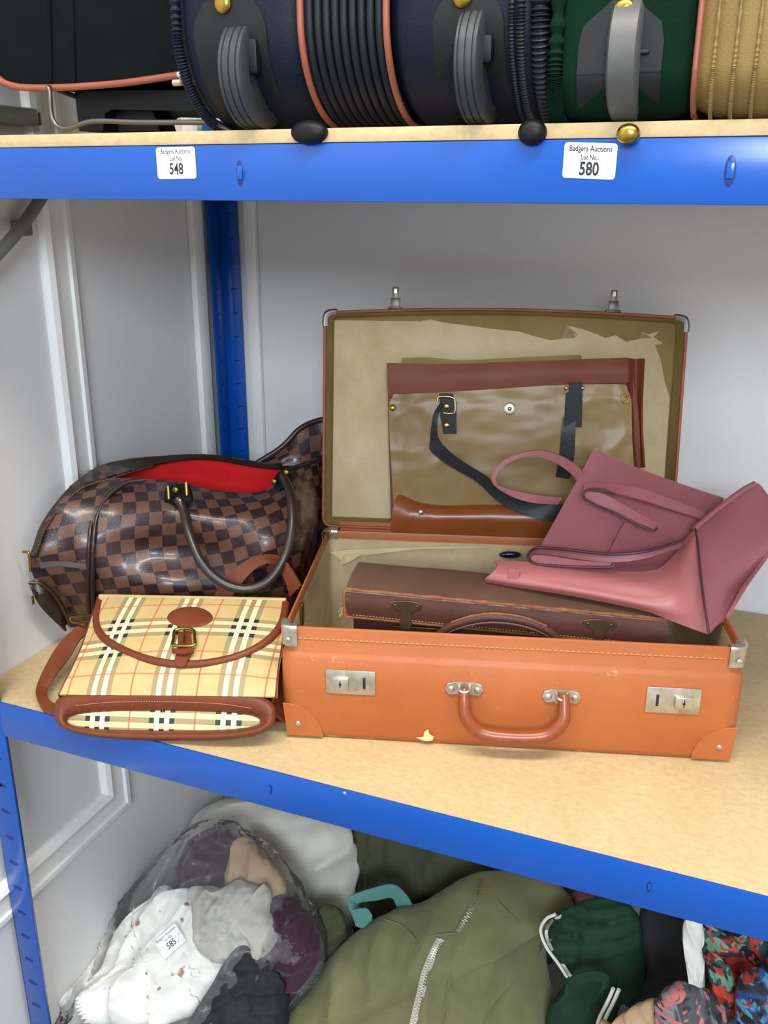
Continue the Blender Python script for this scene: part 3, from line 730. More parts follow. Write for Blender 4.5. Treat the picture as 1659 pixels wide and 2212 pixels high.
me = bpy.data.meshes.new('torn_paper'); bm.to_mesh(me); bm.free(); me.materials.append(M['lining']); tp = bpy.data.objects.new('torn_paper', me); COL.objects.link(tp); tp.parent = lid
for cu in (0, 1):
    s = 1 if cu == 0 else -1; u0 = cu*LW
    pth = [(u0-s*.001, LH-.020), (u0-s*.001, LH-.010), (u0+s*.002, LH-.001), (u0+s*.010, LH+.0025), (u0+s*.018, LH+.003)]
    ipt = [(u0+s*.006, LH-.020), (u0+s*.006, LH-.012), (u0+s*.007, LH-.008), (u0+s*.012, LH-.005), (u0+s*.018, LH-.0045)]
    g = [[LL(a, b, .016) for a, b in pth], [LL(a, b, -.001) for a, b in pth], [LL(a, b, -.001) for a, b in ipt]]
    sheet('corner_cap', g, M['steel_dk'], lid, nu=12, nv=8, t=.0006)
for px_ in (853, 1326):
    p = LPL(px_, 672); u0 = (p-lo)@eu; h0 = LH+bow(u0)
    hs = mesh('hasp', *join([box_g(LL(u0, h0+.0015, .010), .020, .012, .003, ax=eu, ay=ln, az=lup, bev=.001), box_g(LL(u0, h0+.008, .006), .013, .003, .014, ax=eu, ay=ln, az=lup, bev=.001), box_g(LL(u0, h0+.020, .006), .0085, .0022, .018, ax=eu, ay=ln, az=lup, bev=.0008)]), M['steel_dk'], lid, sharp=35)
    box('hasp_eye', LL(u0, h0+.024, .0045), .004, .001, .006, M['chrome'], hs, ax=eu, ay=ln, az=lup)
# rear rim hinge strip and torn paper in the tray
sheet('hinge_strip', [[L(.02, D_+.004, .125), L(W_/2, D_+.004, .125), L(LW-.01, D_+.004, .125)], [L(.02, D_+.006, .150), L(W_/2, D_+.006, .150), L(LW-.01, D_+.006, .150)]], M['orange'], sc_, nu=8, nv=4, t=.001)
BI = Plane(L(0, D_-.012, 0), -ev)
def tr_(x, y, o): return BI(x, y, o)
g = [[tr_(712, 1192, .004), tr_(760, 1187, .002), tr_(830, 1184, .003), tr_(905, 1182, .001), tr_(980, 1180, .003), tr_(1060, 1181, .002)], [tr_(740, 1212, .010), tr_(775, 1202, .007), tr_(835, 1194, .005), tr_(905, 1187, .004), tr_(980, 1185, .004), tr_(1060, 1183, .003)]]
sheet('torn_paper', g, M['paper'], sc_, nu=40, nv=6, t=.0006, wrinkle=.0012, sc=60, label='curling strip of torn cream lining paper')
g = [[tr_(736, 1202, .006), tr_(752, 1198, .010), tr_(790, 1196, .007)], [tr_(733, 1222, .010), tr_(750, 1216, .014), tr_(775, 1203, .008)]]
sheet('torn_paper', g, M['paper'], sc_, nu=14, nv=8, t=.0006, wrinkle=.001, sc=60)
bx_ = box('strap_buckle', L(.011, .075, .122), .003, .012, .028, M['brass'], sc_, ax=eu, ay=ev, az=ez, bev=.001)

# ------------------------------------------------------------------ brown briefcase inside the tray
bo = L(.045, .062, .006)
q1 = Z(747, 1276, .150); q2 = Z(1442, 1345, .136)
eb = (q2-q1); eb[2] = 0; BW = np.linalg.norm(eb); eb = eb/BW; fb = np.array([-eb[1], eb[0], 0])
br = empty('briefcase', (q1+q2)/2*np.array([1, 1, 0])+np.array([0, 0, .006]), 'worn brown leather briefcase with brass clasps lying inside the orange suitcase', 'briefcase')
def B(u, v, z): return np.array([q1[0], q1[1], 0])+eb*u+fb*v+ez*z
tz = lambda u: .154-.012*u/BW
bd = mesh('body', *join([box_g(B(BW/2, .052, .068), BW-.012, .096, .122, ax=eb, ay=fb, az=ez, bev=.012, seg=4)]), M['brown'], br)
# flap: top panel bending down at the front
nU = 7; us = [BW*i/(nU-1) for i in range(nU)]
fl = [[B(u, .105, tz(u)-.014) for u in us], [B(u, .090, tz(u)-.004+.001*math.sin(u*60)) for u in us], [B(u, .045, tz(u)+.001) for u in us], [B(u, .006, tz(u)) for u in us], [B(u, -.004, tz(u)-.005) for u in us], [B(u, -.0055, tz(u)-.018) for u in us], [B(u, -.004, tz(u)-.033) for u in us]]
sheet('flap', fl, M['brown_top'], br, nu=40, nv=40, t=.003, wrinkle=.0006, sc=30)
sheet('front_flap', [[B(u, -.0048, tz(u)-.0035) for u in us], [B(u, -.0075, tz(u)-.018) for u in us], [B(u, -.0060, tz(u)-.0345) for u in us]], M['brown'], br, nu=40, nv=10, t=.002, wrinkle=.0004, sc=30)
tube('worn_edge', [B(u, -.001+.0006*math.sin(u*190), tz(u)-.0015) for u in np.linspace(0, BW, 30)], lambda t: .0022*(1+.35*math.sin(t*61)*math.sin(t*17)), M['brown_edge'], br, n=120, seg=8)
tube('worn_edge', [B(u, -.0065, tz(u)-.0345) for u in np.linspace(0, BW, 12)], .0013, M['brown_edge'], br, n=60, seg=6)
tube('worn_edge', [B(0, .004, tz(0)-.002), B(-.001, -.004, tz(0)-.010), B(0, -.0065, tz(0)-.034)], .0024, M['brown_edge'], br, n=16, seg=8)
mesh('stitching', *dashes_g([B(.01, -.0085, tz(0)-.0305), B(BW-.01, -.0085, tz(BW)-.0305)], 90, .0025, .0006, -fb), M['thread'], br, kind='stuff')
fr_ = []
rnd = random.Random(3)
for i in range(34):
    p = B(rnd.uniform(-.003, .006), rnd.uniform(-.008, .004), tz(0)-rnd.uniform(0, .036)); d = np.array([rnd.uniform(-.007, .001), rnd.uniform(-.006, .002), rnd.uniform(-.008, .003)])
    fr_.append(tube_g([p, p+d*.6, p+d+np.array([0, 0, -.003])], .0003, seg=4, n=6))
mesh('frayed_threads', *join(fr_), M['thread'], br, kind='stuff')
for px_ in (877, 1298):
    v = ray(px_, 1330); Pb = Plane(B(0, -.008, 0), -fb); p = Pb(px_, 1320); u0 = (p-B(0, 0, 0))@eb
    c = B(u0, -.0075, tz(u0)-.016)
    pts = [c+eb*a+ez*b for a, b in ((-.019, .007), (-.012, .0095), (0, .0105), (.012, .0095), (.019, .007), (.0175, .0015), (.010, -.0005), (.006, -.004), (.0075, -.020), (.005, -.027), (-.005, -.027), (-.0075, -.020), (-.006, -.004), (-.010, -.0005), (-.0175, .0015))]
    cl = plate('clasp', pts, -fb, .0022, M['brass_old'], br, bev=.0006)
    for s in (-1, 1): dome('rivet', c+eb*.013*s+ez*.004-fb*.002, -fb, .002, .0008, M['brass_old'], cl)
    box('catch', c-ez*.026+fb*.001+(eb*.012), .075 if px_ > 1000 else .055, .004, .006, M['chrome' if px_ > 1000 else 'brass'], cl, ax=eb, ay=fb, az=ez, bev=.001)
Ph = Plane(B(0, -.016, 0), -fb)
hp = [Ph(x, y) for x, y in ((948, 1372), (975, 1352), (1020, 1338), (1070, 1333), (1130, 1341), (1180, 1360), (1208, 1384))]
tube('handle', hp, .0052, M['brown'], br, n=50, seg=12)
tube('handle_piping', [p-ez*.0055-fb*.002 for p in hp], .0018, M['brown_top'], br, n=50)
tube('handle_wear', [p+ez*.0048-fb*.001 for p in hp[1:-1]], .0016, M['brown_edge'], br, n=40)

# ------------------------------------------------------------------ tan satchel in the lid
LB = Plane(LL(0, 0, .012), ln)
def lb(x, y, o=0.0): return LB(x, y, o)
sb = empty('satchel', LL(.24, .006, .02), 'flat tan and brown leather satchel with black straps propped in the suitcase lid', 'handbag')
bk = [[lb(x, y, -.004) for x, y in ((838, 788), (980, 786), (1150, 780), (1360, 775))], [lb(x, y, .002) for x, y in ((838, 900), (980, 900), (1150, 900), (1380, 900))], [lb(x, y, .0) for x, y in ((842, 1030), (980, 1030), (1150, 1030), (1384, 1030))], [lb(x, y, .0) for x, y in ((845, 1155), (980, 1160), (1150, 1168), (1390, 1180))]]
sheet('back_panel', bk, M['redbrown'], sb, nu=20, nv=20, t=.020)
sheet('lining_top', [[lb(x, y, -.006) for x, y in ((868, 773), (925, 772), (1000, 778), (1120, 772), (1255, 766))], [lb(x, y, -.004) for x, y in ((868, 800), (925, 800), (1000, 800), (1120, 800), (1265, 800))]], M['lining_dk'], sb, nu=24, nv=6, t=.003, wrinkle=.001, sc=40)
sheet('top_band', [[lb(x, y, .006) for x, y in ((835, 784), (990, 787), (1180, 779), (1356, 772))], [lb(x, y, .009) for x, y in ((836, 820), (990, 815), (1180, 806), (1357, 800))], [lb(x, y, .008) for x, y in ((838, 858), (990, 848), (1180, 834), (1358, 826))]], M['redbrown'], sb, nu=24, nv=12, t=.006, wrinkle=.0012, sc=14)
sheet('gusset', [[lb(x, y, o) for x, y, o in ((1354, 773, .004), (1372, 775, -.004), (1391, 774, .003))], [lb(x, y, o) for x, y, o in ((1362, 860, .004), (1374, 862, -.004), (1386, 860, .003))], [lb(x, y, o) for x, y, o in ((1368, 920, .004), (1378, 920, -.004), (1385, 930, .003))], [lb(x, y, o) for x, y, o in ((1372, 1010, .004), (1382, 1010, -.002), (1391, 1010, .003))]], M['redbrown'], sb, nu=14, nv=24, t=.003, wrinkle=.001, sc=30)
sheet('flap', [[lb(x, y, .010) for x, y in ((850, 852), (900, 850), (1000, 845), (1180, 833), (1320, 830), (1352, 832))], [lb(x, y, .0125) for x, y in ((840, 880), (900, 880), (1000, 880), (1180, 880), (1310, 880), (1364, 872))], [lb(x, y, .013) for x, y in ((842, 950), (900, 950), (1000, 950), (1180, 950), (1300, 950), (1366, 950))], [lb(x, y, .012) for x, y in ((846, 1020), (900, 1020), (1000, 1020), (1180, 1020), (1300, 1020), (1370, 1020))], [lb(x, y, .008) for x, y in ((850, 1090), (900, 1092), (1000, 1098), (1180, 1105), (1300, 1110), (1374, 1110))]], M['tan'], sb, nu=44, nv=40, t=.004, wrinkle=.0028, sc=17, seed=3)
rl = [[lb(x, y, o) for x, y, o in ((862, 1066, .008), (905, 1084, .010), (960, 1092, .010), (1050, 1090, .010), (1200, 1094, .010), (1330, 1100, .010))], [lb(x, y, o) for x, y, o in ((852, 1085, .018), (905, 1098, .020), (960, 1103, .020), (1050, 1102, .020), (1200, 1106, .020), (1330, 1110, .020))],
      [lb(x, y, o) for x, y, o in ((846, 1115, .020), (905, 1122, .024), (960, 1122, .024), (1050, 1124, .024), (1200, 1128, .024), (1330, 1134, .024))], [lb(x, y, o) for x, y, o in ((844, 1152, .012), (905, 1155, .014), (960, 1158, .014), (1050, 1160, .014), (1200, 1166, .014), (1330, 1172, .014))]]
sheet('rolled_edge', rl, M['cognac'], sb, nu=40, nv=24, t=.003, wrinkle=.0016, sc=20, seed=5)
dome('stud', lb(848, 881, .014), ln, .0046, .002, M['brass'], sb); dome('stud', lb(909, 1106, .0245), ln, .0045, .003, M['chrome'], sb)
ms = dome('magnetic_snap', lb(1101, 883, .014), ln, .0088, .0016, M['chrome'], sb); dome('snap_centre', lb(1101, 883, .0155), ln, .003, .001, M['steel_dk'], ms)
tube('grommet', [lb(1350+7*math.cos(a), 862+8*math.sin(a), .015) for a in np.linspace(0, 2*PI, 10, endpoint=False)], .0011, M['brass'], sb, closed=True, n=24)
tab1 = plate('strap_tab', [lb(x, y, .014) for x, y in ((949, 850), (979, 850), (980, 868), (986, 868), (986, 937), (958, 937), (951, 900))], ln, .0025, M['blackp'], sb)
for yy in (877, 918): dome('rivet', lb(965, yy, .0168), ln, .0041, .0018, M['gold'], tab1)
tube('buckle', [lb(x, y, .0185) for x, y in ((945, 868), (947, 858), (962, 856), (980, 860), (983, 870), (982, 890), (972, 893), (958, 892))], .0012, M['gold'], sb, n=40)
tab2 = plate('strap_tab', [lb(x, y, .014) for x, y in ((1229, 826), (1257, 826), (1258, 850), (1256, 922), (1218, 922), (1222, 850), (1229, 846))], ln, .0035, M['blackp'], sb)
for xx in (1223, 1259): dome('ring', lb(xx, 838, .017), ln, .0028, .002, M['gold'], tab2)
sheet('shoulder_strap', [[lb(1216, 900, .016), lb(1212, 940, .018), lb(1208, 985, .018), lb(1200, 1030, .016)], [lb(1244, 900, .017), lb(1243, 940, .019), lb(1240, 990, .019), lb(1230, 1035, .018)]], M['blackp'], sb, nu=16, nv=4, t=.0025)
ea = [(952, 868, .018), (938, 890, .022), (933, 915, .025), (930, 950, .028), (932, 975, .030), (975, 1008, .032), (1030, 1040, .034), (1080, 1085, .036), (1150, 1118, .04), (1220, 1130, .04)]
eb_ = [(958, 874, .018), (948, 895, .022), (944, 920, .024), (948, 948, .025), (968, 972, .026), (1000, 997, .028), (1050, 1028, .030), (1100, 1068, .032), (1165, 1085, .036), (1230, 1090, .04)]
sheet('shoulder_strap', [[lb(*p) for p in ea], [lb(*p) for p in eb_]], M['blackp'], sb, nu=50, nv=4, t=.0025)

# ------------------------------------------------------------------ pink tote
pk = empty('tote_bag', Z(1330, 1300, .15), 'dusty pink leather tote bag lying over the right side of the orange suitcase', 'handbag')
def G(rows): return [[P(*p) for p in r] for r in rows]
fr = G([[(1283, 968, .415), (1345, 998, .42), (1440, 1035, .43), (1560, 1078, .445)], [(1245, 1040, .385), (1320, 1065, .385), (1420, 1090, .395), (1535, 1110, .41)], [(1206, 1110, .355), (1290, 1135, .35), (1400, 1155, .36), (1500, 1160, .38)], [(1166, 1183, .32), (1250, 1206, .31), (1350, 1215, .31), (1440, 1215, .32)], [(1162, 1200, .30), (1250, 1235, .28), (1350, 1245, .27), (1430, 1240, .28)]])
fp_ = sheet('front_panel', fr, M['pink'], pk, nu=30, nv=30, t=.0025, wrinkle=.0007, sc=14)
sheet('back_panel', G([[(1285, 966, .43), (1345, 997, .435), (1440, 1034, .445), (1565, 1076, .46)], [(1215, 1110, .40), (1290, 1135, .40), (1400, 1155, .41), (1520, 1160, .42)], [(1168, 1183, .345), (1250, 1200, .34), (1350, 1205, .34), (1440, 1215, .34)]]), M['pink'], pk, nu=20, nv=20, t=.0025)
# rolled side panel running into the base gusset
sd = G([[(1066, 1211, .262), (1130, 1213, .262), (1220, 1222, .265), (1320, 1233, .272), (1410, 1232, .285), (1450, 1205, .315), (1480, 1165, .345), (1505, 1140, .36)],
        [(1075, 1222, .252), (1130, 1228, .250), (1220, 1238, .250), (1320, 1250, .252), (1410, 1260, .255), (1460, 1235, .28), (1485, 1195, .31), (1508, 1160, .345)],
        [(1062, 1238, .242), (1130, 1247, .240), (1220, 1258, .240), (1320, 1275, .240), (1410, 1288, .242), (1465, 1278, .25), (1495, 1245, .28), (1513, 1220, .32)],
        [(1048, 1250, .240), (1130, 1262, .236), (1220, 1274, .234), (1320, 1292, .234), (1400, 1308, .235), (1465, 1318, .24), (1500, 1305, .255), (1520, 1290, .285)],
        [(1050, 1258, .246), (1130, 1271, .242), (1220, 1285, .240), (1320, 1304, .240), (1400, 1322, .240), (1460, 1345, .24), (1500, 1360, .245), (1531, 1370, .255)]])
side = sheet('side_panel', sd, M['pink_lt'], pk, nu=50, nv=24, t=.0025, sharp=80)
sheet('base', G([[(1502, 1140, .362), (1545, 1105, .39), (1600, 1065, .42), (1632, 1044, .44), (1645, 1050, .44)], [(1508, 1185, .335), (1560, 1150, .36), (1620, 1110, .40), (1668, 1095, .42), (1678, 1098, .42)], [(1514, 1250, .305), (1570, 1220, .33), (1630, 1190, .36), (1672, 1160, .385), (1688, 1150, .39)], [(1524, 1320, .275), (1560, 1300, .30), (1590, 1275, .325), (1625, 1235, .35), (1650, 1205, .365)], [(1531, 1370, .255), (1545, 1355, .265), (1562, 1338, .28), (1585, 1300, .30), (1600, 1270, .315)]]), M['pink'], pk, nu=30, nv=30, t=.004)
tube('edge_line', [P(*p) for p in ((1502, 1140, .357), (1508, 1180, .330), (1515, 1250, .298), (1524, 1320, .268), (1532, 1369, .249))], .0013, M['pink_edge'], pk, n=40)
tube('rolled_rim', [P(*p) for p in ((1500, 1142, .357), (1545, 1104, .385), (1600, 1062, .415), (1630, 1045, .435))], .0035, M['pink'], pk, n=24)
def loop(ins, outs, t=.0028, m='pink'):
    g = [[P(*p) for p in outs], [P(*p) for p in ins]]
    sheet('handle', g, M[m], pk, nu=60, nv=4, t=t)
# upper handle on the face: broad upper arm with looped lower arm
loop([(1260, 1068, .362), (1300, 1060, .355), (1380, 1078, .36), (1450, 1100, .37), (1522, 1122, .385)], [(1262, 1045, .368), (1300, 1042, .365), (1385, 1055, .37), (1460, 1082, .38), (1535, 1112, .395)])
tube('edge_line', [P(*p) for p in ((1330, 1068, .352), (1300, 1057, .347), (1270, 1058, .347), (1259, 1070, .345), (1275, 1085, .34), (1330, 1108, .335), (1390, 1138, .335), (1412, 1146, .335), (1420, 1141, .34))], .0013, M['pink_edge'], pk, n=60)
loop([(1264, 1076, .346), (1300, 1095, .340), (1350, 1118, .336), (1412, 1143, .335)], [(1262, 1062, .350), (1300, 1066, .348), (1350, 1092, .345), (1420, 1130, .343)])
tube('seam', [P(*p) for p in ((1353, 1120, .335), (1335, 1150, .324), (1315, 1192, .306))], .0007, M['pink_edge'], pk, n=14)
tube('seam', [P(*p) for p in ((1300, 1062, .36), (1400, 1078, .366), (1470, 1105, .378), (1525, 1126, .392))], .0007, M['pink_edge'], pk, n=24)
# lower handle
loop([(1145, 1205, .275), (1160, 1195, .29), (1230, 1205, .285), (1320, 1215, .285), (1400, 1205, .295), (1470, 1180, .32)], [(1142, 1195, .28), (1165, 1184, .30), (1230, 1188, .295), (1320, 1196, .29), (1400, 1190, .30), (1475, 1168, .33)])
tube('edge_line', [P(*p) for p in ((1475, 1168, .322), (1400, 1190, .293), (1320, 1197, .284), (1230, 1188, .288), (1165, 1183, .295), (1142, 1196, .275), (1146, 1212, .262), (1170, 1220, .258), (1250, 1225, .258), (1318, 1225, .26), (1326, 1219, .262))], .0018, M['pink_edge'], pk, n=70)
loop([(1146, 1214, .262), (1180, 1222, .258), (1250, 1226, .258), (1318, 1224, .262)], [(1150, 1200, .268), (1180, 1200, .268), (1250, 1210, .266), (1322, 1216, .266)])
# hanging loop handle behind
loop([(1215, 1075, .375), (1150, 1068, .36), (1095, 1055, .355), (1072, 1040, .355), (1085, 1010, .36), (1120, 990, .365), (1160, 986, .37), (1200, 1000, .375), (1235, 1025, .385), (1250, 1045, .39)],
     [(1205, 1090, .375), (1150, 1086, .36), (1100, 1070, .355), (1062, 1040, .355), (1078, 1003, .36), (1115, 982, .365), (1165, 973, .37), (1210, 985, .375), (1245, 1005, .385), (1262, 1025, .39)])
plate('debossed_patch', [P(x, y, .2385) for x, y in ((1098, 1227), (1122, 1230), (1120, 1253), (1096, 1250))], (0, -1, .2), .0006, M['pink_lt'], pk)
# small purple glass fob on the tray lining
o = pillow('fob', [tr_(1080+22+24*math.cos(a), 1198+7.5*math.sin(a), .010) for a in np.linspace(0, 2*PI, 14, endpoint=False)], mat('purple_glass', '1d1040', .15, coat=.6), T1=.005, T2=.004, n=-ev)
tag(o, 'small dark purple oval fob beside the pink tote handle', 'trinket')

# ------------------------------------------------------------------ checked duffel
df = empty('duffel_bag', Z(400, 1340, 0.001), 'brown checked leather duffel bag, open with red lining, against the left wall', 'bag')
fg = G([[(175, 1047, .205), (250, 1033, .235), (370, 1038, .26), (460, 1058, .27), (560, 1062, .285), (620, 1028, .33), (660, 1008, .37), (688, 1000, .40)],
        [(120, 1097, .155), (230, 1092, .185), (370, 1108, .198), (470, 1120, .212), (570, 1110, .24), (640, 1090, .28), (668, 1085, .33), (690, 1080, .38)],
        [(66, 1192, .115), (200, 1185, .152), (350, 1190, .205), (470, 1200, .212), (570, 1190, .21), (640, 1180, .25), (668, 1172, .31), (684, 1170, .36)],
        [(80, 1262, .125), (200, 1262, .158), (350, 1270, .178), (470, 1280, .195), (570, 1280, .23), (630, 1270, .255), (650, 1264, .285), (664, 1262, .31)],
        [(150, 1352, .187), (220, 1352, .195), (350, 1352, .215), (470, 1352, .245), (560, 1345, .26), (610, 1335, .275), (640, 1325, .285), (652, 1318, .295)]])
sheet('side_panel', fg, M['checks'], df, nu=80, nv=50, t=.003, wrinkle=.008, sc=9, seed=2, uvr=.22)
bk = G([[(178, 1040, .225), (215, 1008, .27), (330, 992, .33), (440, 983, .36), (560, 1000, .385), (620, 1012, .41), (690, 985, .45), (720, 985, .46)]])
low = [[np.array([p[0], p[1]+.03, .10]) for p in bk[0]], [np.array([p[0]+.0, p[1]+.03, .004]) for p in bk[0]]]
sheet('back_panel', bk+low, M['checks'], df, nu=50, nv=20, t=.003, wrinkle=.002)
sheet('bottom', [fg[4], low[1]], M['dkbrown'], df, nu=40, nv=8, t=.002)
mid_ = [(a+b)/2+np.array([0, .01, -.06]) for a, b in zip(fg[0], bk[0])]
li0 = [p+np.array([0, -.003, -.003]) for p in bk[0]]; li2 = [p+np.array([.0, .004, -.002]) for p in fg[0]]
lii = [p+np.array([0, -.012, -.022]) for p in bk[0]]
sheet('lining', [li0[:-2], lii[:-2], mid_[:-2], li2[:-2]], M['redfab'], df, nu=50, nv=30, t=.002, wrinkle=.004, sc=14)
# zip edge strips
zs = G([[(66, 1200, .110), (90, 1130, .14), (150, 1052, .185), (215, 1008, .26), (300, 990, .31), (440, 981, .352), (560, 1000, .38), (640, 1005, .42), (700, 985, .45)],
        [(74, 1200, .108), (104, 1125, .14), (175, 1052, .19), (235, 1030, .24), (330, 1003, .31), (440, 990, .345), (560, 1008, .374), (640, 1010, .41), (700, 993, .44)]])
sheet('zip_edge', zs, M['dkbrown'], df, nu=70, nv=5, t=.003)
tube('zip', [P(*p) for p in ((78, 1195, .106), (106, 1128, .137), (172, 1058, .186), (240, 1034, .232), (330, 1006, .305))], lambda t: .0016*(1+.3*math.sin(t*2*PI*90)), M['brass_old'], df, n=400, seg=6)
sheet('top_strip', G([[(150, 1050, .186), (215, 1006, .262), (300, 988, .318), (400, 984, .35)], [(172, 1052, .192), (240, 1028, .242), (330, 1004, .312), (405, 990, .345)]]), M['checks'], df, nu=30, nv=8, t=.002)
sheet('end_flap', G([[(560, 998, .41), (610, 965, .43), (650, 925, .45), (688, 906, .47), (720, 905, .48)], [(575, 1002, .405), (620, 985, .42), (655, 965, .44), (690, 950, .46), (720, 950, .47)], [(590, 1006, .40), (625, 1000, .42), (660, 996, .43), (690, 985, .45), (720, 980, .46)]]), M['checks'], df, nu=24, nv=16, t=.003, wrinkle=.002)
tube('zip_edge', [P(*p) for p in ((555, 1000, .405), (608, 966, .425), (648, 926, .445), (688, 908, .465), (720, 906, .475))], .004, M['dkbrown'], df, n=40)
for dx in (0, 9): tube('piping', [P(x+dx, y, d) for x, y, d in ((305, 1036, .236), (262, 1044, .218), (222, 1075, .192), (200, 1120, .168), (192, 1185, .146), (191, 1262, .150), (192, 1330, .172), (195, 1350, .184))], .0028, M['dkbrown'], df, n=50)
sheet('end_band', G([[(85, 1215, .106), (130, 1212, .125), (188, 1218, .145)], [(88, 1228, .104), (130, 1224, .122), (188, 1230, .143)]]), M['dkbrown'], df, nu=16, nv=5, t=.003)
def tubeP(name, pts, r, m, par, **k): return tube(name, [P(*p) for p in pts], r, M[m], par, **k)
tubeP('handle', [(384, 1078, .205), (396, 1100, .200), (408, 1150, .180), (435, 1215, .165), (480, 1258, .165), (535, 1272, .175), (585, 1250, .19), (620, 1190, .21), (632, 1120, .235), (625, 1060, .26), (612, 1028, .285)], .0062, 'dkbrown', df, n=80, seg=12)
hb = sheet('handle_patch', G([[(358, 1052, .215), (381, 1046, .214), (406, 1044, .214)], [(355, 1085, .205), (382, 1082, .203), (414, 1078, .205)], [(368, 1108, .205), (388, 1110, .203), (402, 1104, .205)]]), M['blackp'], df, nu=12, nv=12, t=.004)
for x, y in ((363, 1064), (402, 1056)): tubeP('buckle_bar', [(x, y-14, .206), (x+2, y+14, .201)], .0022, 'brass', hb, n=4)
for x, y in ((379, 1058), (387, 1082)): dome('rivet', P(x, y, .2015), (0, -1, .1), .0042, .0022, M['brass'], hb)
hb2 = sheet('handle_patch', G([[(585, 1040, .275), (605, 1018, .285), (625, 1015, .29)], [(600, 1062, .268), (615, 1050, .27), (632, 1040, .28)]]), M['blackp'], df, nu=8, nv=8, t=.004)
for x, y in ((592, 1040), (618, 1020)): dome('rivet', P(x, y, .272), (0, -1, .1), .004, .0022, M['brass'], hb2)
tubeP('zip_pull', [(50, 1192, .10), (62, 1194, .10), (64, 1210, .10), (66, 1235, .10)], .0018, 'brass', df, n=16)
# end pocket with its own zip, gaping at the lower left
pcx = G([[(60, 1258, .104), (85, 1252, .112), (115, 1275, .13), (140, 1310, .15), (150, 1345, .17)], [(75, 1285, .10), (98, 1285, .11), (118, 1305, .125), (135, 1332, .145), (142, 1352, .16)], [(62, 1262, .100), (80, 1300, .105), (105, 1330, .12), (130, 1352, .14), (145, 1362, .155)]])
sheet('end_pocket', pcx, M['dkbrown'], df, nu=24, nv=12, t=.003)
tubeP('zip', [(62, 1258, .10), (90, 1262, .11), (120, 1290, .13), (140, 1325, .148), (150, 1350, .165)], .0022, 'brass_old', df, n=40)
tubeP('zip_pull', [(70, 1288, .098), (72, 1305, .098)], .0016, 'brass', df, n=6)

# ------------------------------------------------------------------ plaid shoulder bag
a_, b_, c_ = P(130, 1497, -.006), P(598, 1502, .053), P(418, 1289, .165)
PP = plane3(a_, b_, c_)
pb_ = empty('shoulder_bag', Z(350, 1590, .001), 'beige plaid shoulder bag with brown leather trim and buckle flap', 'handbag')
def pp(x, y, o=0.0): return PP(x, y, o)
X_ = lambda l, r, n=5: [l+(r-l)*i/(n-1) for i in range(n)]
rowsd = [(216, 618, 1289, 1297, 0, 0), (200, 617, 1330, 1335, .003, .012), (182, 612, 1385, 1390, .006, .016), (158, 604, 1440, 1440, .006, .014), (140, 600, 1475, 1478, .004, .008), (128, 598, 1500, 1505, .0, .002)]
bg_ = []
for l, r, y0, y1, o0, o1 in rowsd:
    bg_.append([pp(x, y0+(y1-y0)*k/4, (o0 if k in (0, 4) else o1)) for k, x in enumerate(X_(l, r))])
V, Fc, uv = surf(bg_, nu=50, nv=40, t=.004, wrinkle=.0014, sc=14)
e1 = b_-a_; e1 /= np.linalg.norm(e1); e2 = np.cross(PP.n, e1)
An = lambda x, y: ((pp(x, y)-a_)@e1, (pp(x, y)-a_)@e2); HG = 2.5*.0062
def puv(V, o): return np.stack([(np.array(V)-a_)@e1-o[0]+HG, (np.array(V)-a_)@e2-o[1]+HG], 1)
UO = (.0, .0)
mesh('front', V, Fc, M['plaid'], pb_, uv=puv(V, An(388, 1415)), sharp=70)
# back half of the body, resting toward the shelf
bb_ = [[p-PP.n*d for p in r] for r, d in zip(bg_, (.004, .03, .042, .048, .05, .045))]
sheet('back', bb_, M['brown_tan'], pb_, nu=20, nv=16, t=.002)
sheet('side', [[r[0] for r in bg_], [(r[0]+s_[0])/2+np.array([-.004, 0, 0]) for r, s_ in zip(bg_, bb_)], [r[0] for r in bb_]], M['brown_tan'], pb_, nu=20, nv=8, t=.002)
sheet('side', [[r[-1] for r in bg_], [(r[-1]+s_[-1])/2-e1*.012 for r, s_ in zip(bg_, bb_)], [r[-1] for r in bb_]], M['brown_tan'], pb_, nu=20, nv=8, t=.002)
fle = [(214, 1300), (208, 1340), (222, 1375), (270, 1405), (330, 1426), (392, 1434), (455, 1430), (520, 1414), (575, 1385), (608, 1345), (617, 1303)]
# flap sheet: columns follow the curved edge
fe = cr([(x, y, 0) for x, y in fle], 41)
g = [[], [], [], [], []]
for i, (x, y, _) in enumerate(fe):
    u = i/40; tx, ty = 216+402*u, 1289+8*u
    for k in range(5):
        f = k/4; g[k].append(pp(tx+(x-tx)*f, ty+(y-ty)*f, .006+.014*math.sin(PI*min(1, max(0, u)))*(.35+.65*math.sin(PI*(.15+.6*f)))))
V, Fc, uv = surf(g, nu=60, nv=24, t=.003, wrinkle=.0005, sc=16); mesh('flap', V, Fc, M['plaid'], pb_, uv=puv(V, An(398, 1376)), sharp=70)
ed = [p for p in g[4]]
tube('flap_binding', [p-PP.n*.001 for p in ed[::3]]+[ed[-1]], .0048, M['brown_tan'], pb_, n=90, seg=12)
tube('top_fold', [pp(216+402*u, 1289+8*u, .004+.006*math.sin(PI*u)) for u in np.linspace(0, 1, 9)], .0035, M['plaid'], pb_, n=30)
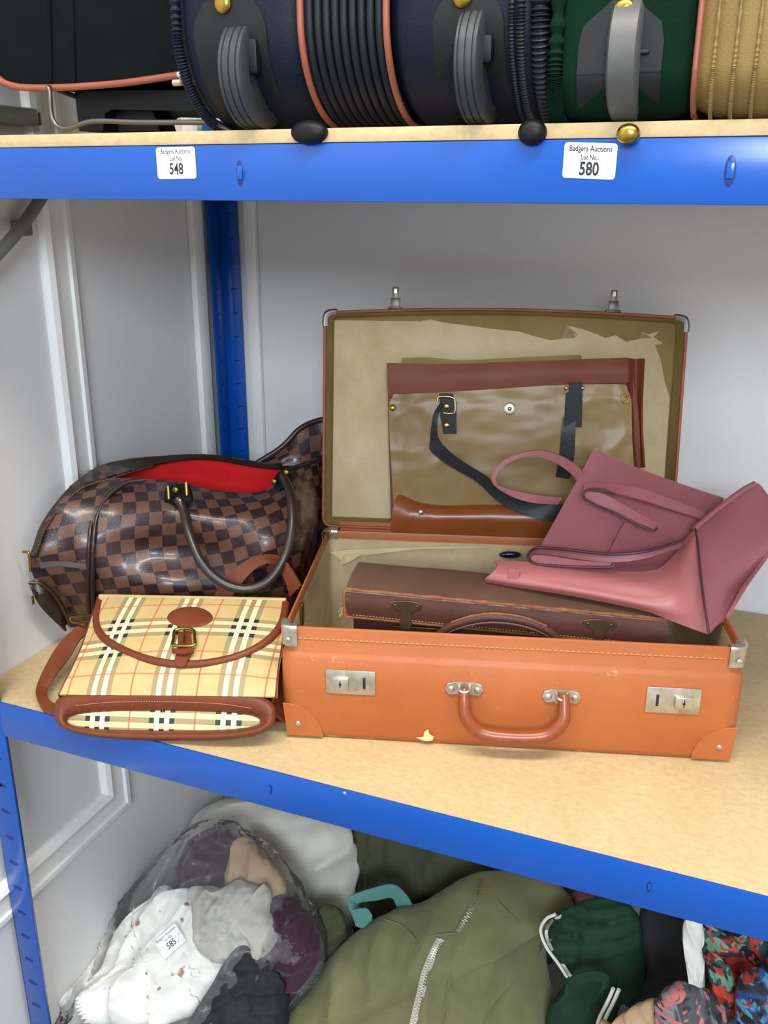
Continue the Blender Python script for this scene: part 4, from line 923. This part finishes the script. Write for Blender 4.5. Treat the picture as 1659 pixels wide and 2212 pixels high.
# oval badge, buckle and tongue
V, Fc, _ = pillow_g([pp(411+51*math.cos(a), 1338+26*math.sin(a), .0165) for a in np.linspace(0, 2*PI, 20, endpoint=False)], .005, .002, n=PP.n, rings=6, pw=.4); mesh('badge', V, Fc, M['brown_tan'], pb_)
V, Fc, _ = surf([[pp(384, 1365, .021), pp(383, 1400, .024), pp(377, 1425, .022), pp(382, 1436, .021), pp(391, 1441, .020)], [pp(412, 1365, .022), pp(412, 1400, .026), pp(405, 1425, .024), pp(400, 1436, .022), pp(393, 1441, .020)]], nu=24, nv=4, t=.003); tg = mesh('buckle_strap', V, Fc, M['brown_tan'], pb_)
tube('buckle', [pp(x, y, .026) for x, y in ((378, 1362), (398, 1358), (418, 1362), (420, 1378), (418, 1394), (376, 1394), (375, 1378))], .0020, M['brass'], pb_, closed=True, n=50)
tube('buckle_prong', [pp(398, 1360, .028), pp(397, 1385, .029)], .0014, M['brass'], pb_, n=4)
sheet('strap_keeper', [[pp(371, 1400, .026), pp(395, 1402, .030), pp(419, 1399, .026)], [pp(371, 1410, .026), pp(395, 1412, .030), pp(419, 1409, .026)]], M['brown_tan'], pb_, nu=10, nv=4, t=.002)
# base panel in its leather surround
bl_ = Z(356, 1597, .002); BP = plane3(P(125, 1545, -.012), P(592, 1560, .045), P(356, 1597, bl_[1]))
def bp(x, y, o=0.0): return BP(x, y, o)
def stad(x0, x1, yt, yb_, sag=0, n=36, sl=0):
    o = []
    for i in range(n):
        a = 2*PI*i/n; c, s_ = math.cos(a), math.sin(a); r = (abs(c)**2.9+abs(s_)**2.9)**(-1/2.9)
        x = (x0+x1)/2+(x1-x0)/2*c*r; y = (yt+yb_)/2+(yb_-yt)/2*s_*r+sl*(c)
        o.append((x, y))
    return o
outer = stad(121, 592, 1484, 1596, sl=4); md = stad(126, 587, 1494, 1593, sl=3); md2 = stad(134, 578, 1512, 1588, sl=2); inner = stad(141, 566, 1531, 1582, sl=1)
sheet('base_surround', [[bp(x, y, -.010) for x, y in outer], [bp(x, y, .004) for x, y in outer], [bp(x, y, .010) for x, y in md], [bp(x, y, .010) for x, y in md2], [bp(x, y, .003) for x, y in inner], [bp(x, y, -.005) for x, y in inner]], M['brown_tan'], pb_, nu=90, nv=24, t=.002, closed=True, wrinkle=.0006, sc=30)
V, Fc, uv = pillow_g([bp(x, y, -.002) for x, y in stad(137, 570, 1527, 1586, sl=1)], .006, .003, n=BP.n, rings=8)
f1 = bp(592, 1560)-bp(125, 1545); f1 /= np.linalg.norm(f1); f2 = np.cross(BP.n, f1)
mesh('base', V, Fc, M['plaid'], pb_, uv=np.stack([(V-bp(352, 1557))@f1+HG, (V-bp(352, 1557))@f2+HG], 1))
mesh('stitching', *join([dashes_g([bp(x, y, .0115) for x, y in ((165, 1524), (240, 1517), (360, 1516), (470, 1520), (545, 1530))], 90, .0016, .0005, BP.n)]), M['stitch'], pb_, kind='stuff')
# straps
def strap(ea, eb2, n=40): sheet('strap', [[P(*p) for p in ea], [P(*p) for p in eb2]], M['brown_tan'], pb_, nu=n, nv=4, t=.0028)
strap([(176, 1345, .125), (148, 1368, .105), (120, 1400, .08), (92, 1450, .045), (78, 1487, .02), (84, 1515, .005), (98, 1538, -.004), (124, 1545, -.006)], [(196, 1362, .125), (172, 1382, .105), (150, 1420, .08), (122, 1455, .05), (104, 1488, .03), (104, 1506, .018), (116, 1518, .01), (132, 1521, .004)])
strap([(458, 1292, .175), (490, 1245, .185), (525, 1215, .195), (560, 1200, .20), (600, 1203, .20), (625, 1225, .20), (650, 1265, .20)], [(497, 1294, .175), (520, 1262, .185), (548, 1232, .195), (572, 1219, .20), (594, 1222, .205), (612, 1245, .20), (626, 1290, .20)])
tubeP('ring', [(152, 1334, .122), (175, 1330, .122), (204, 1330, .122), (206, 1338, .118), (190, 1342, .118), (160, 1344, .118)], .0018, 'brass', pb_, closed=True, n=40)

# ------------------------------------------------------------------ heap on the floor under the shelf
def floored(pts): return [np.array([p[0], p[1], max(p[2], ZF+.004)]) for p in pts]
def blob(name, px, d, m, T1, T2, label, cat, parent=None, tilt=.35, drop=None, seg=110, rings=26, folds=38, **k):
    """cloth body; outline on a plane leaning back by tilt through depth d at its lowest control point"""
    lowp = P(*max(px, key=lambda q: q[1]), d)
    if drop: tilt = .15
    pl = Plane(lowp, (0, -1, tilt))
    if drop:
        k_ = max(range(len(px)), key=lambda i: px[i][1]); px = px[:k_]+list(drop)+px[k_+1:]
    out = [pl(x, y) for x, y in px]
    V, Fc, uv = pillow_g(floored(out), T1, T2, n=(0, -.93, .37), seg=seg, rings=rings, folds=folds, **k)
    V = np.array(V); V[:, 2] = np.maximum(V[:, 2], ZF+.001); V[:, 1] = np.clip(V[:, 1], .004, YW-.004); V[:, 0] = np.maximum(V[:, 0], XW+.004)
    o = mesh(name, V, Fc, M[m], parent, uv=uv, sharp=75)
    if parent is None: tag(o, label, cat)
    elif label: tag(o, label)
    return o, pl
blob('duvet', [(395, 1800), (440, 1745), (520, 1722), (640, 1745), (752, 1790), (775, 1880), (770, 1990), (740, 2020), (690, 2100), (560, 2200), (420, 2100), (360, 1900)], .34, 'duvet', .07, .05, 'off-white padded quilt behind the bagged clothes under the shelf', 'quilt', wrinkle=.018, sc=9, seed=1, tilt=.3, folds=26)
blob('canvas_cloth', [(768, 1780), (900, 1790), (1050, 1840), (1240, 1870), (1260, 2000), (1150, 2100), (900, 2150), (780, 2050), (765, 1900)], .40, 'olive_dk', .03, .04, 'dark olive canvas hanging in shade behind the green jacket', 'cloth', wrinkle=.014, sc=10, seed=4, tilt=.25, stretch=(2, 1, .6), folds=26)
# clear bag with folded clothes
cb = empty('clear_bag', np.array([.12, .22, ZF+.005]), 'clear plastic bag of folded clothes with lot 585 label, under the shelf', 'bag')
blob('garment', [(370, 1900), (395, 1830), (450, 1790), (500, 1792), (516, 1840), (512, 1900), (540, 2010), (420, 2060), (330, 2040), (320, 1960)], .24, 'maroon', .03, .03, 'dark maroon garment', 'x', cb, wrinkle=.012, sc=22, seed=1, tilt=.5, folds=70)
blob('garment', [(500, 1835), (520, 1808), (560, 1830), (600, 1880), (618, 1925), (612, 1990), (550, 1990), (490, 1930)], .25, 'beige', .022, .02, 'beige garment', 'x', cb, wrinkle=.007, sc=18, seed=2, tilt=.5, folds=28)
blob('garment', [(412, 1930), (440, 1908), (480, 1915), (520, 1898), (560, 1912), (580, 1905), (585, 1960), (605, 2000), (590, 2090), (560, 2110), (500, 2090), (430, 2050)], .185, 'greycloth', .03, .02, 'pale grey garment', 'x', cb, wrinkle=.013, sc=18, seed=3, tilt=.5, folds=50)
blob('garment', [(570, 1960), (620, 1935), (655, 1965), (690, 2030), (682, 2090), (620, 2180), (590, 2230), (560, 2100)], .165, 'maroon', .03, .03, 'dark maroon garment', 'x', cb, wrinkle=.012, sc=24, seed=7, tilt=.5, folds=70)
wg, wpl = blob('garment', [(325, 1940), (345, 1915), (375, 1912), (430, 1930), (475, 1985), (522, 2075), (500, 2120), (440, 2180), (330, 2270), (200, 2330), (115, 2330), (135, 2200), (190, 2090), (270, 1985)], .10, 'white_print', .035, .03, 'white garment with small printed sprigs', 'x', cb, wrinkle=.012, sc=13, seed=5, tilt=.5, folds=34)
blob('garment', [(490, 2070), (530, 2040), (585, 2075), (614, 2120), (616, 2190), (600, 2270), (480, 2300), (400, 2240), (450, 2140)], .11, 'black_cl', .03, .03, 'black garment', 'x', cb, wrinkle=.012, sc=18, seed=6, tilt=.5, folds=30)
# plastic film around them
fo = [(380, 1812), (440, 1772), (520, 1785), (600, 1850), (660, 1930), (705, 2030), (690, 2110), (620, 2200), (560, 2300), (300, 2380), (90, 2350), (112, 2200), (195, 2040), (285, 1920)]
blob('film', fo, .108, 'film', .088, .045, None, 'x', cb, wrinkle=.009, sc=20, seed=8, tilt=.5, seg=150, rings=36, stretch=(1.5, 1, .8), folds=55)
# label on the garment
bpy.context.view_layer.update()
import mathutils.bvhtree as bvt
def bvh(o): return bvt.BVHTree.FromPolygons([o.matrix_world @ v.co for v in o.data.vertices], [tuple(p.vertices) for p in o.data.polygons])
def onj(bv, x, y, lift=.001):
    d = Vector(ray(x, y)).normalized(); h_ = bv.ray_cast(Vector(CAM), d)
    return np.array(h_[0])-np.array(d)*lift if h_[0] is not None else P(x, y, .2)
wb = bvh(wg); lcs = [onj(wb, x, y, .002) for x, y in ((340, 2020), (372, 1990), (400, 2045), (362, 2075))]
cpt = sum(lcs)/4; rt = (lcs[1]-lcs[0])+(lcs[2]-lcs[3]); rt /= np.linalg.norm(rt); upv = (lcs[0]-lcs[3]); tn = np.cross(rt, upv); tn /= np.linalg.norm(tn)
if tn@(CAM-cpt) < 0: tn = -tn
upv = np.cross(tn, rt); cpt = cpt+tn*.004
lbp = [cpt+rt*a+upv*b for a, b in ((-.021, -.016), (.021, -.016), (.021, .016), (-.021, .016))]
lb5 = plate('label_sticker', lbp, tn, .0004, M['sticker'], cb)
for s, dy, sz, b in (('Badgers Auctions', .0115, .0065, 0), ('Lot No', .005, .006, 0), ('585', -.005, .0135, .015)):
    text('lettering', s, cpt+upv*dy+tn*.0006, rt, upv, sz, M['ink'], lb5, bold=b)
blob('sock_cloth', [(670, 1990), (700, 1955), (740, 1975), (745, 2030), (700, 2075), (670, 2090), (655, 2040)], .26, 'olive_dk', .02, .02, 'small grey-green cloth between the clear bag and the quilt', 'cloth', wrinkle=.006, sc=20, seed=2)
# olive jacket with zips
jk = empty('jacket', P(950, 2212, .2)*np.array([1, 1, 0])+np.array([0, 0, ZF+.005]), 'olive green cotton jacket with steel zips piled under the shelf', 'jacket')
jo = [(905, 1955), (990, 1905), (1060, 1885), (1180, 1895), (1240, 1960), (1190, 2000), (1180, 2100), (1230, 2280), (1200, 2480), (900, 2560), (620, 2480), (560, 2300), (650, 2130), (760, 2020), (840, 1970)]
_, jp = blob('body', jo, .14, 'olive', .055, .06, None, 'x', jk, wrinkle=.013, sc=8, seed=9, tilt=.55, seg=160, rings=40, stretch=(1.3, 1, 1), folds=24)
jn = np.array([0, -.93, .37]); jn /= np.linalg.norm(jn)
jobj = [o for o in jk.children if o.name.startswith('body')][0]
bpy.context.view_layer.update(); jb = bvh(jobj)
zp = [onj(jb, x, y) for x, y in ((952, 2028), (936, 2060), (920, 2100), (908, 2150), (895, 2205), (880, 2280), (870, 2330))]
def teeth(path, n, par, w_=.005):
    A = cr(path, n*2); parts = []
    for i in range(n):
        a = A[2*i]; t = A[min(2*i+1, 2*n-1)]-a; t /= np.linalg.norm(t)+1e-9; s_ = np.cross(t, jn); s_ /= np.linalg.norm(s_)
        parts.append(box_g(a+s_*(.0014 if i % 2 else -.0014), w_, .0016, .002, ax=s_, ay=t, az=np.cross(s_, t)))
    return mesh('zip_teeth', *join(parts), M['chrome'], par, kind='stuff')
z1 = sheet('zip', [[p+np.array([-.006, 0, 0]) for p in zp], [p+np.array([.006, 0, 0]) for p in zp]], M['greycloth'], jk, nu=40, nv=4, t=.001)
teeth([p+jn*.0014 for p in zp], 90, z1)
zq = [onj(jb, x, y) for x, y in ((1040, 1900), (1034, 1925), (1020, 1960), (1000, 1995), (990, 2012))]
z2 = sheet('zip', [[p+np.array([-.005, 0, 0]) for p in zq], [p+np.array([.005, 0, 0]) for p in zq]], M['olive'], jk, nu=24, nv=4, t=.001)
teeth([p+jn*.0014 for p in zq], 36, z2)
for pts in (((880, 2110), (905, 2040), (940, 2020), (985, 2015)), ((955, 2212), (975, 2100), (1000, 2040)), ((1040, 2212), (1110, 2120), (1165, 2060), (1190, 2030)), ((830, 1985), (870, 2000), (900, 2030)), ((1060, 1900), (1080, 1950), (1120, 1990))):
    tube('seam', [onj(jb, x, y, 0) for x, y in pts], .0012, M['olive'], jk, n=24)
# teal strap
ts = empty('fabric_strap', P(800, 2000, .33)*np.array([1, 1, 0])+np.array([0, 0, -.48]), 'teal cotton strap looping over the top of the olive jacket', 'strap')
sheet('strap', [[P(*p) for p in ((768, 1996, .29), (752, 1955, .30), (760, 1935, .31), (810, 1918, .32), (850, 1912, .33), (878, 1935, .33), (895, 1965, .33))], [P(*p) for p in ((805, 1985, .29), (788, 1968, .30), (775, 1952, .31), (815, 1945, .32), (845, 1940, .33), (855, 1955, .33), (862, 1975, .33))]], M['teal'], ts, nu=40, nv=6, t=.002)
sheet('strap_end', [[P(760, 1965, .285), P(790, 1962, .285), P(805, 1978, .285)], [P(768, 2000, .28), P(785, 2004, .28), P(800, 1988, .28)]], M['teal'], ts, nu=10, nv=6, t=.002, wrinkle=.002)
# pile to the right
_, gp = blob('tracksuit_top', [(1185, 1990), (1225, 1960), (1290, 1940), (1360, 1960), (1395, 2030), (1390, 2140), (1340, 2170), (1330, 2280), (1200, 2330), (1180, 2200), (1225, 2120), (1190, 2060)], .24, 'grass', .03, .05, 'dark green jersey with white piping beside the olive jacket', 'clothing', wrinkle=.010, sc=14, seed=5, tilt=.4, drop=[(1320, 2600), (1180, 2600)])
go = bpy.context.scene.objects['tracksuit_top']
bpy.context.view_layer.update(); gb = bvh(go)
for dx in (0, 12):
    tube('white_piping', [onj(gb, x+dx, y+dx*.35, .001) if dx else P(x, y, .225) for x, y in ((1200, 1975), (1180, 1985), (1168, 2010), (1180, 2045), (1205, 2080), (1225, 2110))], .0022, M['white_fab'], go, n=40)
    tube('white_piping', [P(x+dx, y+dx*.2, .17) for x, y in ((1325, 2135), (1312, 2165), (1295, 2200), (1285, 2235))], .0024, M['white_fab'], go, n=30)
sheet('waistband', [[P(1225, 2115, .20), P(1270, 2098, .19), (P(1310, 2105, .19)), P(1318, 2130, .19)], [P(1240, 2135, .20), P(1275, 2120, .19), P(1300, 2125, .19), P(1290, 2150, .19)]], M['grass'], go, nu=20, nv=5, t=.002)
blob('shirt', [(1385, 1960), (1480, 1955), (1560, 2040), (1540, 2140), (1480, 2200), (1380, 2200), (1340, 2150), (1390, 2080)], .27, 'black_cl', .03, .05, 'black garment heaped between green jersey and floral scarf', 'clothing', wrinkle=.010, sc=14, seed=11, tilt=.4, drop=[(1540, 2700), (1400, 2750)])
blob('scarf', [(1500, 1975), (1600, 2000), (1700, 2060), (1720, 2180), (1640, 2190), (1580, 2150), (1540, 2120), (1520, 2050)], .14, 'floral', .03, .04, 'black, red and green patterned scarf at the lower right', 'scarf', wrinkle=.010, sc=16, seed=12, tilt=.4, drop=[(1800, 2800), (1600, 2800)])
blob('white_cloth', [(1478, 1990), (1505, 1975), (1520, 2010), (1522, 2070), (1515, 2110), (1492, 2080), (1476, 2035)], .13, 'white_fab', .010, .012, 'folded white cloth edge beside the patterned scarf', 'cloth', wrinkle=.004, sc=18, seed=3, tilt=.4, drop=[(1525, 2300), (1540, 2750), (1500, 2750), (1490, 2300)])
blob('blue_scarf', [(1600, 2110), (1660, 2090), (1740, 2120), (1740, 2300), (1640, 2300), (1590, 2200)], .08, 'floral_b', .025, .03, 'blue patterned cloth at the lower right corner', 'scarf', wrinkle=.008, sc=16, seed=13, tilt=.4, drop=[(1860, 3050), (1650, 3000)])
blob('grey_scarf', [(1420, 2160), (1450, 2130), (1500, 2130), (1550, 2160), (1580, 2220), (1560, 2300), (1450, 2320), (1415, 2230)], .10, 'floral_g', .022, .03, 'grey and rose patterned cloth in front of the black garment', 'scarf', wrinkle=.008, sc=18, seed=14, tilt=.4, drop=[(1600, 2850), (1450, 2850)])
blob('beige_cloth', [(1320, 2210), (1370, 2175), (1420, 2160), (1440, 2220), (1430, 2320), (1300, 2340), (1290, 2250)], .11, 'beige', .02, .03, 'cream cloth at the bottom edge beside the green jersey', 'cloth', wrinkle=.006, sc=16, seed=15, tilt=.4, drop=[(1440, 2800), (1290, 2780)])
blob('pink_cloth', [(1235, 1935), (1260, 1920), (1300, 1935), (1310, 1960), (1270, 1975), (1240, 1965)], .36, 'pink', .010, .012, 'small dusty pink cloth peeping above the green jersey', 'cloth', wrinkle=.003, seed=16)
